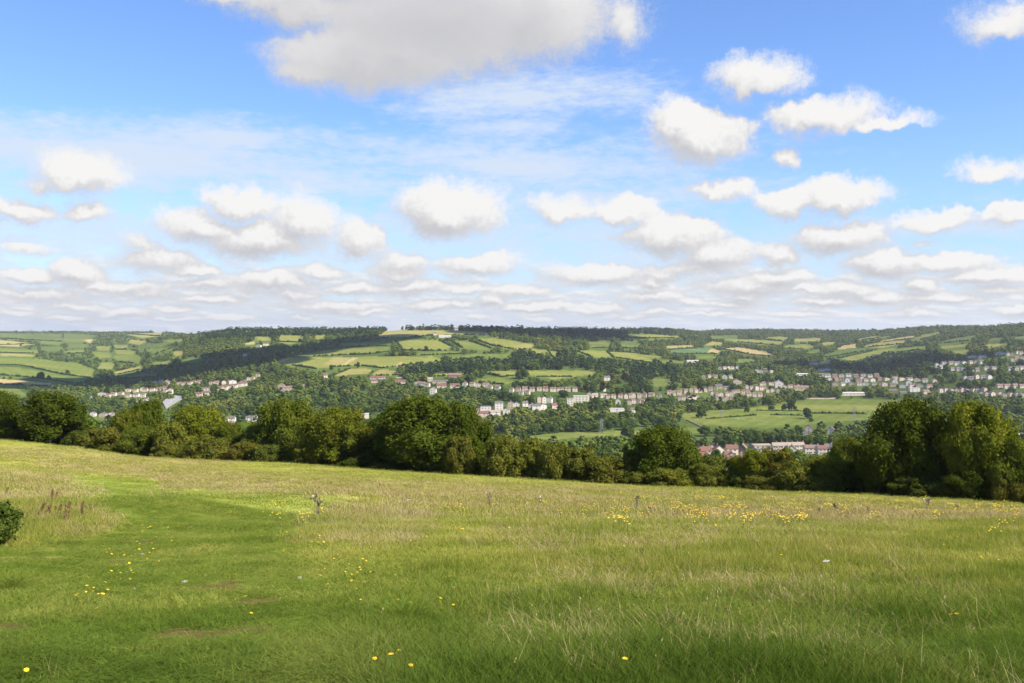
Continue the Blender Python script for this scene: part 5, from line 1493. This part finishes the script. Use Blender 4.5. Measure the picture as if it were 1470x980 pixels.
def spray(seed):
    """A few stems with small yellow heads (seen from far off)."""
    rng = np.random.default_rng(seed); mb = MB()
    for k in range(5):
        a, r = rng.uniform(0, 6.28), rng.uniform(0, .18); x, y, h = r*math.cos(a), r*math.sin(a), rng.uniform(.16, .34)
        mb.tube([(x, y, 0), (x+.01, y, h)], [.003, .002], 4, 1)
        mb.ball((x+.01, y, h), .022, 0, 6, 4, (1, 1, .55))
    return mb.mesh('flower_spray', [m_pet, m_stem])
FS = [spray(600+k) for k in range(3)]
fx, fy, fz = field_points(60000, 15, 120, 1.1)
dry, lush, lane, flo = zones(fx, fy, fz)
pk = RNG.random(len(fx)) < flo*sstep(.40, .68, fbm(fx/2.2, fy/3, 99, 3))*.045
P = np.stack([fx, fy, fz], 1)[pk]
rot = np.zeros((len(P), 3)); rot[:, 2] = RNG.uniform(0, 6.28, len(P)); s = RNG.uniform(.7, 1.2, len(P))[:, None]*np.clip(P[:, 1:2]/32, .9, 2.2)
scatter('wildflower_drift', P, rot, np.concatenate([s, s, np.ones_like(s)*.9], 1), RNG.integers(0, 3, len(P)), FS, 'drifts of small yellow flowers in the middle distance of the pasture', 'flowers')

# thistles, docks and stones
m_thst = simple('dead_thistle_stem', (.15,.115,.075), .9, .2, 10.0)
m_thhd = simple('brown_seed_head', (.13,.075,.05), .9, .3, 20.0, c2=(.24,.17,.11))
m_thwh = simple('thistle_down', (.66,.60,.52), .95, .1, 20.0)
m_dock = simple('rust_dock_seed', (.125,.070,.028), .9, .3, 18.0)
m_thgr = simple('thistle_leaf', (.085,.11,.04), .8, .25, 12.0)
def thistle(px, pb, hpx, wpx, label, down=.2, green=.3, red=False):
    x, y, z = hit(px, pb); s = y/F; h, w = hpx*s, wpx*s
    e = empty('thistle', (x, y, z-.02)); tag(e, label, 'thistle', 'dead thistles in the pasture')
    rng = random.Random(int(px)); st = MB(); hd = MB(); lf = MB()
    for k in range(5):
        a = rng.uniform(0, 6.28); r = w*.5*rng.uniform(.1, 1); hh_ = h*rng.uniform(.6, 1)
        tip = Vector((r*math.cos(a), r*math.sin(a), hh_)); mid = Vector((tip.x*.35, tip.y*.35, hh_*.5))
        st.tube([(0, 0, 0), mid, tip], [.011, .008, .004], 5)
        for q in range(4):
            t = rng.uniform(.45, 1); p = mid.lerp(tip, t); d = Vector((rng.uniform(-1,1), rng.uniform(-1,1), rng.uniform(.3,1)))*h*.10
            st.tube([p, p+d], [.005, .003], 4)
            hd.ball(p+d, .024*rng.uniform(.7, 1.2)*max(1, h/.6), 1 if rng.random() < down else 0, 6, 4, (1, 1, 1.2))
        for q in range(5):
            p = Vector((0,0,0)).lerp(mid, rng.uniform(.1, 1)); a2 = rng.uniform(0, 6.28); l = h*rng.uniform(.12, .24)
            d = Vector((math.cos(a2), math.sin(a2), rng.uniform(-.5, .5)))*l; b = Vector((-math.sin(a2), math.cos(a2), 0))*l*.2
            lf.add([p, p+d*.5-b, p+d, p+d*.5+b], [(0,1,2,3)])
    st.build('stem', m_thst, e); hd.build('seed_head', [m_thhd, m_thwh], e); lf.build('leaf_cluster', m_thgr if rng.random() < green else (m_dock if red else m_thst), e)
for a in [(457,744,36,22,'tall dead thistle with a rusty base left of centre',.1,0,True),
          (703,726,19,15,'dead thistle with white down in the middle of the pasture',.5,0),
          (585,724,10,16,'low greyish thistle clump left of the middle',.4,0),
          (914,731,22,9,'thin dark thistle right of the middle',.1,.2),
          (773,727,16,12,'faint pale thistle between the two middle ones',.3,.2),
          (935,738,11,10,'low dark thistle clump right of the thin thistle',.1,.6),
          (1176,740,13,7,'small dark green thistle, left one of the right hand pair',.0,1),
          (1200,738,16,7,'small dark green thistle, right one of the right hand pair',.0,1),
          (1217,742,9,10,'dark green low thistle right of the pair',.0,1),
          (1246,738,12,8,'faint brown thistle at right',.2,.2),
          (1331,735,24,16,'tall thistle in front of the big right hand tree',.3,.6),
          (1374,733,10,8,'short dark thistle left of the right end',.1,.5),
          (1042,737,8,6,'tiny dark thistle right of centre',.1,.5),
          (545,700,7,4,'small dark weed stalk on the upper slope',.1,.2),
          (147,657,5,4,'tiny dark weed near the hedge at left',.0,.8),
          (728,694,6,4,'small dark weed stalk near the hedge foot',.0,.4)]:
    thistle(*a)
def dock(px, pb, hpx, lean, label):
    x, y, z = hit(px, pb); h = hpx*y/F
    e = empty('dock_plant', (x, y, z-.02)); tag(e, label, 'dock plant', 'brown dock plants by the left bush')
    rng = random.Random(int(px*3)); st = MB(); sd = MB()
    for k in range(3):
        o = Vector((rng.uniform(-.06,.06), rng.uniform(-.06,.06), 0)); tip = o+Vector((lean*h+rng.uniform(-.05,.05), rng.uniform(-.06,.06), h*rng.uniform(.8, 1)))
        st.tube([o, o.lerp(tip, .5)+Vector((.01,0,0)), tip], [.009,.007,.004], 5)
        for q in range(40):
            p = o.lerp(tip, rng.uniform(.3, 1))+Vector((rng.uniform(-1,1), rng.uniform(-1,1), rng.uniform(-.5,.5)))*.020
            sd.ball(p, rng.uniform(.006, .012), 0, 5, 3)
    st.build('stem', m_dock, e); sd.build('seed_head', m_dock, e)
for a in [(52,741,24,.55,'leaning rust brown dock plant nearest the dark bush'),(70,740,17,.1,'short rust brown dock plant right of the leaning one'),(75,724,24,.2,'tall dock plant behind the short one'),
          (94,752,35,.05,'tallest upright rust brown dock plant'),(84,736,15,.1,'small dock plant left of the tallest'),(119,742,24,.05,'rust brown dock plant furthest from the dark bush'),(5,712,14,.5,'leaning dock plant at the left picture edge'),(43,752,8,.1,'dark low dock beside the bush')]:
    dock(*a)
m_stone = simple('pale_stone', (.30,.26,.20), .95, .2, 9.0)
def stone(px, pb, wpx, label, hf=.35):
    x, y, z = hit(px, pb); w = wpx*y/F
    bm = bmesh.new(); bmesh.ops.create_icosphere(bm, subdivisions=2, radius=.5)
    rng = random.Random(int(px))
    for vv in bm.verts: vv.co *= rng.uniform(.82, 1.12)
    me = bpy.data.meshes.new('stone'); bm.to_mesh(me); bm.free(); me.materials.append(m_stone)
    o = link(bpy.data.objects.new('stone', me)); o.location = (x, y, z+w*hf*.18); o.scale = (w, w*.8, w*hf*1.3); o.rotation_euler = (0, 0, px); tag(o, label, 'stone', 'stones in the worn lane')
for a in [(272,758,11,'pale flat stone far up the worn lane',.3),(265,836,13,'pale flat stone in the middle of the lane',.3),(193,846,6,'small grey stone left in the lane',.6),(218,853,7,'small pale stone beside the grey one',.4),(430,832,9,'pale pinkish stone by the yellow flower drift',.7),(204,797,8,'dark rimmed stone among the yellow flowers',.5),(133,864,4,'tiny grey stone low in the lane',.6)]:
    stone(*a)
# a white feather-like tuft and a white flower in the grass
def tussock(px, pb, wpx, label):
    x, y, z = hit(px, pb); w = wpx*y/F; e = tuft('grass_tussock', 420, w*.42, .24, .006, 1.2, int(px), m_bl, 4, .9)
    o = link(bpy.data.objects.new('grass_tussock', e)); o.location = (x, y, z-.01); tag(o, label, 'grass tussock')
tussock(1192, 858, 54, 'dark lush grass tussock under the white feather')
tussock(15, 845, 40, 'dark lush grass tussock at the left picture edge')
tussock(582, 892, 46, 'dark green grass tussock below the near yellow flowers')
x, y, z = hit(1185, 822); mb = MB(); w = 9*y/F; rng = random.Random(4)
for k in range(14):
    a = rng.uniform(-.6, .6); d = Vector((math.cos(a), math.sin(a)*.6, rng.uniform(.1, .5)))*w*.5; b = Vector((0, w*.05, w*.06)); p = Vector((-w*.4+w*.05*k, 0, 0))
    mb.add([p, p+d*.5-b, p+d, p+d*.5+b], [(0,1,2,3)])
mb.tube([(-w*.45, 0, 0), (0, 0, .02), (w*.5, 0, .01)], [.004, .003, .001], 5)
o = mb.build('feather', simple('white_feather', (.55,.50,.48), .8, .05, 20.0)); o.location = (x, y, z+.13); o.scale = (1, 1, 1); tag(o, 'whitish feather caught on the grass at right', 'feather')
# ------------------------------------------------------------------ sun, sky with clouds, air, camera
print('sky')
AZ, EL = R(SUN_AZ), R(SUN_EL)           # AZ: from straight behind the viewpoint towards the right
SUNV = Vector((math.sin(AZ)*math.cos(EL), -math.cos(AZ)*math.cos(EL), math.sin(EL)))
sl = bpy.data.lights.new('sun', 'SUN'); sl.energy = SUN_E; sl.angle = R(.53); sl.color = (1.0, .93, .82)
so = link(bpy.data.objects.new('sun', sl)); so.rotation_euler = (-SUNV).to_track_quat('-Z', 'Y').to_euler()

world = bpy.data.worlds.new('World'); scene.world = world; world.use_nodes = True
nt = world.node_tree; nt.nodes.clear()
out = nt.nodes.new('ShaderNodeOutputWorld'); bg = nt.nodes.new('ShaderNodeBackground'); bg.inputs[1].default_value = SKY_E
sky = nt.nodes.new('ShaderNodeTexSky'); sky.sky_type = 'NISHITA'; sky.sun_disc = False
sky.sun_elevation = EL; sky.sun_rotation = math.atan2(SUNV.x, SUNV.y)
sky.altitude = 200; sky.air_density = 1.0; sky.dust_density = .35; sky.ozone_density = 2.2
tc = nt.nodes.new('ShaderNodeTexCoord')
def M(op, a, b=None, c=None, clamp=False):
    n = nt.nodes.new('ShaderNodeMath'); n.operation = op; n.use_clamp = clamp
    for k, v in enumerate((a, b, c)):
        if v is None: continue
        if hasattr(v, 'is_output'): L(nt, v, n.inputs[k])
        else: n.inputs[k].default_value = v
    return n.outputs[0]
def VM(op, a, b=None, c=None):
    n = nt.nodes.new('ShaderNodeVectorMath'); n.operation = op
    for k, v in enumerate((a, b, c)):
        if v is None: continue
        if hasattr(v, 'is_output'): L(nt, v, n.inputs[k])
        elif op == 'SCALE' and k == 1: n.inputs[3].default_value = v
        else: n.inputs[k].default_value = v
    return n.outputs[1] if op in ('LENGTH', 'DOT_PRODUCT', 'DISTANCE') else n.outputs[0]
def NZ(vec, scale, det=4, rough=.55):
    n = nt.nodes.new('ShaderNodeTexNoise'); n.inputs['Scale'].default_value = scale; n.inputs['Detail'].default_value = det; n.inputs['Roughness'].default_value = rough
    L(nt, vec, n.inputs['Vector']); return n
def SS(x, a, b):
    n = nt.nodes.new('ShaderNodeMapRange'); n.interpolation_type = 'SMOOTHSTEP'
    L(nt, x, n.inputs[0]); n.inputs[1].default_value = a; n.inputs[2].default_value = b; return n.outputs[0]
sep = nt.nodes.new('ShaderNodeSeparateXYZ'); L(nt, tc.outputs['Generated'], sep.inputs[0])
# azimuth and elevation in degrees
az = M('MULTIPLY', M('ARCTAN2', sep.outputs[0], sep.outputs[1]), 180/math.pi)
el = M('MULTIPLY', M('ARCSINE', sep.outputs[2]), 180/math.pi)
cmb = nt.nodes.new('ShaderNodeCombineXYZ'); L(nt, az, cmb.inputs[0]); L(nt, el, cmb.inputs[1]); P0 = cmb.outputs[0]
def ang(px, py):
    dx = (px-CX)/F; return math.degrees(math.atan(dx)), math.degrees(math.atan(-(py-HY)/F/math.hypot(1, dx)))
def size(w): return math.degrees(w/F)
CUM = [ # centre x, centre y, half width, half height, fullness
 (640,22,230,88,1.15),(530,85,140,52,1.1),(760,28,110,62,1.0),(420,5,95,36,.9),(455,105,66,30,.9),(575,70,150,62,1.1),(690,70,90,40,.7),(340,-10,80,22,.6),(890,38,26,36,.45),(500,-60,300,70,1),
 (1005,200,70,42,1.0),(985,180,48,28,.9),(1082,120,48,26,.75),(1172,172,66,24,.75),(1245,181,46,9,.5),(1128,218,22,20,.65),
 (1030,277,42,17,.65),(1132,297,50,21,.8),(1205,287,48,22,.8),(890,305,46,18,.75),(803,305,36,18,.6),
 (960,340,78,30,.95),(1025,365,58,26,.9),(1000,382,66,14,.7),(1200,342,64,27,.95),(1120,368,34,18,.75),(1272,380,58,22,.95),(1355,378,52,13,.7),
 (1340,319,44,14,.6),(1452,313,38,17,.6),(1420,250,28,12,.4),(1322,345,20,7,.4),(1440,40,42,20,.4),
 (640,308,70,38,1.15),(515,347,36,30,.85),(580,378,42,18,.7),(680,384,54,18,.75),
 (345,298,45,22,.8),(292,330,58,26,.9),(370,345,90,32,1.0),(432,322,42,32,.85),(230,375,64,20,.65),(205,352,30,16,.4),
 (115,257,46,26,.75),(70,268,28,11,.5),(35,303,44,18,.75),(120,303,28,17,.65),(110,394,36,18,.85),(36,360,24,8,.3),
 (60,425,70,14,.6),(180,412,70,14,.6),(390,405,70,16,.85),(590,412,60,14,.75),(860,398,70,16,.8),(1080,410,80,16,.8),(740,420,60,10,.6),(940,428,50,12,.7),(1210,416,60,14,.7),(480,440,90,10,.6),(300,408,50,14,.7),(1330,428,70,12,.6)]
rg = random.Random(21)
for k in range(64):
    cy_ = 388+72*(rg.random()**.8); t_ = (cy_-385)/75.0
    CUM.append((-120+1700*((k*.618034) % 1.0)+rg.uniform(-20, 20), cy_, rg.uniform(24, 62)*(1-.2*t_), rg.uniform(10, 17)*(1-.5*t_), rg.uniform(.55, 1.0)))
g = bpy.data.node_groups.new('cumulus_field', 'ShaderNodeTree')
g.interface.new_socket('P', in_out='INPUT', socket_type='NodeSocketVector'); g.interface.new_socket('F', in_out='OUTPUT', socket_type='NodeSocketFloat')
keepnt = nt; nt = g
gi = g.nodes.new('NodeGroupInput'); go = g.nodes.new('NodeGroupOutput'); acc = None
for (cx, cy, rx, ry, w) in CUM:
    a, e = ang(cx, cy); sx, sy = .86/size(rx), .86/size(ry)
    q = VM('MULTIPLY_ADD', gi.outputs[0], (sx, sy, 0), (-a*sx, -e*sy, 0))
    f = M('MULTIPLY_ADD', VM('LENGTH', q), -w, w)
    acc = f if acc is None else M('SMOOTH_MAX', acc, f, .22)
g.links.new(acc, go.inputs[0])
nt = keepnt
def FLD(v):
    n = nt.nodes.new('ShaderNodeGroup'); n.node_tree = g; L(nt, v, n.inputs[0]); return n.outputs[0]
# ragged billows: coarse and fine displacement of the lookup
nA = NZ(P0, .50, 4, .5); nB = NZ(P0, 1.7, 4, .55)
dA = VM('SCALE', VM('SUBTRACT', nA.outputs[1], (.5,.5,.5)), 2.3); dB = VM('SCALE', VM('SUBTRACT', nB.outputs[1], (.5,.5,.5)), .8)
for n_, s_ in ((dA, 1.9), (dB, .8)): n_.node.inputs[3].default_value = s_
dsp = VM('ADD', dA, dB)
fl = nt.nodes.new('ShaderNodeCombineXYZ'); L(nt, M('MULTIPLY_ADD', SS(el, 1.0, 7.0), .45, .55), fl.inputs[0]); L(nt, M('MULTIPLY_ADD', SS(el, 1.0, 8.0), .56, .44), fl.inputs[1])
dsp = VM('MULTIPLY', dsp, fl.outputs[0]); P1 = VM('ADD', P0, dsp)
nC = NZ(P0, 2.6, 6, .62)
uv = nt.nodes.new('ShaderNodeCombineXYZ'); L(nt, M('MULTIPLY_ADD', SS(el, .5, 8.0), .25, .2), uv.inputs[0]); L(nt, M('MULTIPLY_ADD', SS(el, .5, 8.0), .55, .3), uv.inputs[1]); UPV = uv.outputs[0]
F1 = FLD(P1); F2 = FLD(VM('ADD', P1, UPV))
dens = M('ADD', F1, M('MULTIPLY_ADD', nC.outputs[0],   .44, -.11))
lit = M('SUBTRACT', F1, F2)
dens = M('ADD', dens, M('MULTIPLY', M('MINIMUM', M('MAXIMUM', lit, -.15), .4), .85))
nD = NZ(P0, 6.5, 5, .62); dens = M('ADD', dens, M('MULTIPLY_ADD', nD.outputs[0], .30, -.15))
alpha = SS(dens, -.05, .60)
under = SS(el, 11.5, 15.0)
shade = SS(M('ADD', M('MULTIPLY', lit, 1.0), M('MULTIPLY', M('MULTIPLY_ADD', nC.outputs[0], .6, -.30), M('MULTIPLY_ADD', under, -.85, 1.0))), -.36, .55)
thick = SS(F1, .35, 1.0)
# the near cloud overhead shows its grey underside
under = SS(el, 11.5, 15.0)
shade = M('MULTIPLY', shade, M('MULTIPLY_ADD', M('MULTIPLY', under, thick), -.75, 1.0))
def CR(fac, stops):
    return ramp(nt, fac, stops).outputs[0]
ccol = CR(shade, [(0.0, CL_D), (.5, CL_M), (.92, CL_B), (1.0, CL_B)])
# rows of small clouds stacked towards the horizon
lg = M('MULTIPLY', M('LOGARITHM', M('ADD', M('MAXIMUM', el, 0.0), 1.6), 2.718), 8.5)
cb = nt.nodes.new('ShaderNodeCombineXYZ'); L(nt, M('MULTIPLY', az, .85), cb.inputs[0]); L(nt, lg, cb.inputs[1])
cb2 = nt.nodes.new('ShaderNodeCombineXYZ'); L(nt, M('MULTIPLY_ADD', az, .85, .14), cb2.inputs[0]); L(nt, M('ADD', lg, .34), cb2.inputs[1])
nH = NZ(cb.outputs[0], .42, 3, .5); nH2 = NZ(cb2.outputs[0], .42, 3, .5)
cov = M('SUBTRACT', 1.0, SS(el, 2.4, 5.2))
bank = M('MULTIPLY', SS(M('ADD', nH.outputs[0], M('MULTIPLY', M('SUBTRACT', 1.0, SS(el, .2, 4.0)), .20)), .44, .62), cov)
bsh = SS(M('SUBTRACT', nH.outputs[0], nH2.outputs[0]), -.09, .13)
bcol = CR(bsh, [(0.0, BK_D), (.5, BK_M), (1.0, BK_B)])
# thin high streaks
st = nt.nodes.new('ShaderNodeMapping'); st.inputs['Scale'].default_value = (.16, .62, 1); st.inputs['Rotation'].default_value = (0, 0, R(-7)); L(nt, P0, st.inputs[0])
nS = NZ(st.outputs[0], 1.0, 8, .68)
st2 = nt.nodes.new('ShaderNodeMapping'); st2.inputs['Scale'].default_value = (.9, 2.6, 1); st2.inputs['Rotation'].default_value = (0, 0, R(-14)); L(nt, P0, st2.inputs[0])
nS2 = NZ(st2.outputs[0], 1.0, 5, .7)
wisp = None
for (cx, cy, rx, ry, w) in [(150,225,420,52,1.0),(330,195,170,30,.9),(430,262,240,26,.7),(760,140,240,40,.85),(730,182,120,24,.7),(740,235,330,46,.75),(860,285,260,40,.6),(1330,330,260,20,.55),(560,245,60,18,.5),(880,130,90,26,.4),(300,420,700,90,.5),(1100,420,700,90,.5),(120,330,330,60,.55),(700,330,500,70,.5)]:
    a, e = ang(cx, cy); sx, sy = 1/size(rx), 1/size(ry)
    f = M('MULTIPLY_ADD', VM('LENGTH', VM('MULTIPLY_ADD', P0, (sx, sy, 0), (-a*sx, -e*sy, 0))), -w, w)
    wisp = f if wisp is None else M('SMOOTH_MAX', wisp, f, .25)
wal = M('MULTIPLY', SS(M('ADD', M('MULTIPLY', wisp, .5), M('MULTIPLY_ADD', nS.outputs[0], .9, M('MULTIPLY_ADD', nS2.outputs[0], .55, -.73))), -.12, .42), .92)
haz = M('MULTIPLY', M('SUBTRACT', 1.0, SS(el, -2.0, 13.0)), .52)
def MX(f, a, b):
    m = nt.nodes.new('ShaderNodeMix'); m.data_type = 'RGBA'
    for s, v in ((0, f), (6, a), (7, b)):
        if hasattr(v, 'is_output'): L(nt, v, m.inputs[s])
        else: m.inputs[s].default_value = (*v, 1)
    return m.outputs[2]
tint = nt.nodes.new('ShaderNodeMix'); tint.data_type = 'RGBA'; tint.blend_type = 'MULTIPLY'; tint.inputs[0].default_value = 1.0
L(nt, sky.outputs[0], tint.inputs[6]); tint.inputs[7].default_value = (*SKY_TINT, 1)
c = MX(haz, tint.outputs[2], HZ_C)
c = MX(M('MULTIPLY', M('SUBTRACT', 1.0, SS(el, -.5, 2.6)), .7), c, (3.9,4.25,4.7))
c = MX(wal, c, WS_C); c = MX(bank, c, bcol); c = MX(alpha, c, ccol)
L(nt, c, bg.inputs[0]); L(nt, bg.outputs[0], out.inputs[0])

# clouds out of the picture that shade parts of the hills, as the dark patches in the photograph show
m_cl, nt2, out2 = nmat('cloud_vapour')
b = N(nt2, 'ShaderNodeBsdfDiffuse'); b.inputs[0].default_value = (.85, .85, .86, 1); nt2.links.new(b.outputs[0], out2.inputs[0])
def cloud_over(px0, py0, px1, py1, wid, label, hgt=1150):
    a = Vector(hit(px0, py0, 300)); c_ = Vector(hit(px1, py1, 300)); n = 16
    V = []; Fc = []; rng = np.random.default_rng(int(px0))
    bm = bmesh.new(); bmesh.ops.create_icosphere(bm, subdivisions=2, radius=1.0)
    sv = np.array([v.co for v in bm.verts]); sf = np.array([[v.index for v in fc.verts] for fc in bm.faces]); bm.free()
    mid = (a+c_)/2; t = (hgt-mid.z)/SUNV.z; off = SUNV*t
    for k in range(n*3):
        p = a.lerp(c_, rng.random())-mid; r = wid*rng.uniform(.22, .5)
        p = np.array([p.x+rng.normal()*wid*.22, p.y+rng.normal()*wid*.32, rng.uniform(0, wid*.2)])
        V.append(p+sv*np.array([1, 1, .6])*r*(0.85+.3*rng.random((len(sv), 1)))); Fc.append(sf+k*len(sv))
    o = link(bpy.data.objects.new('cloud', mesh_np('cloud', np.concatenate(V), [np.concatenate(Fc)], [m_cl], True)))
    o.location = mid+off; tag(o, label, 'cloud', 'clouds passing overhead', 'structure')
cloud_over(140, 548, 330, 528, 250, 'white cloud overhead shading the wooded slope at left')
cloud_over(330, 515, 540, 488, 185, 'white cloud overhead shading the hilltop wood left of centre')
cloud_over(745, 478, 890, 482, 230, 'white cloud overhead shading the long wood at centre')
cloud_over(1200, 528, 1345, 518, 150, 'white cloud overhead shading the dark wood at right')

# air: pale haze in one closed box
m_hz, nt3, out3 = nmat('haze_air')
pv = nt3.nodes.new('ShaderNodeVolumePrincipled'); pv.inputs['Density'].default_value = HAZE; pv.inputs['Color'].default_value = (.93, .96, 1.0, 1); pv.inputs['Anisotropy'].default_value = .3
nt3.links.new(pv.outputs[0], out3.inputs['Volume'])
if HAZE > 0:
    allz = [float(Zh.min()), float(Zn.min())]
    mb = MB(); mb.box(-13500, 13500, -60, 15000, min(allz)-1.0, max(float(Zh.max())+35, 12.0))
    o = mb.build('haze', m_hz); tag(o, 'thin pale haze over the valley', 'haze', kind='stuff')

cam = bpy.data.cameras.new('camera'); co = link(bpy.data.objects.new('camera', cam))
co.location = (0, 0, 0); co.rotation_euler = (R(90), 0, 0)
cam.sensor_width = 36.0; cam.lens = 36.0*F/1470; cam.shift_y = -(490-HY)/1470; cam.clip_start = .1; cam.clip_end = 40000
scene.camera = co
scene.render.engine = 'CYCLES'
scene.view_settings.view_transform = 'Standard'; scene.view_settings.look = 'None'; scene.view_settings.gamma = 1.0; scene.view_settings.use_curve_mapping = False
scene.view_settings.exposure = EXPO
cy = scene.cycles
cy.max_bounces = 5; cy.diffuse_bounces = 3; cy.glossy_bounces = 2; cy.transmission_bounces = 3; cy.volume_bounces = 0; cy.transparent_max_bounces = 4
cy.sample_clamp_indirect = 6.0; cy.use_denoising = True; cy.denoiser = 'OPENIMAGEDENOISE'; cy.denoising_input_passes = 'RGB_ALBEDO_NORMAL'; cy.denoising_prefilter = 'ACCURATE'
cy.use_adaptive_sampling = True; cy.adaptive_threshold = .02
print('done')
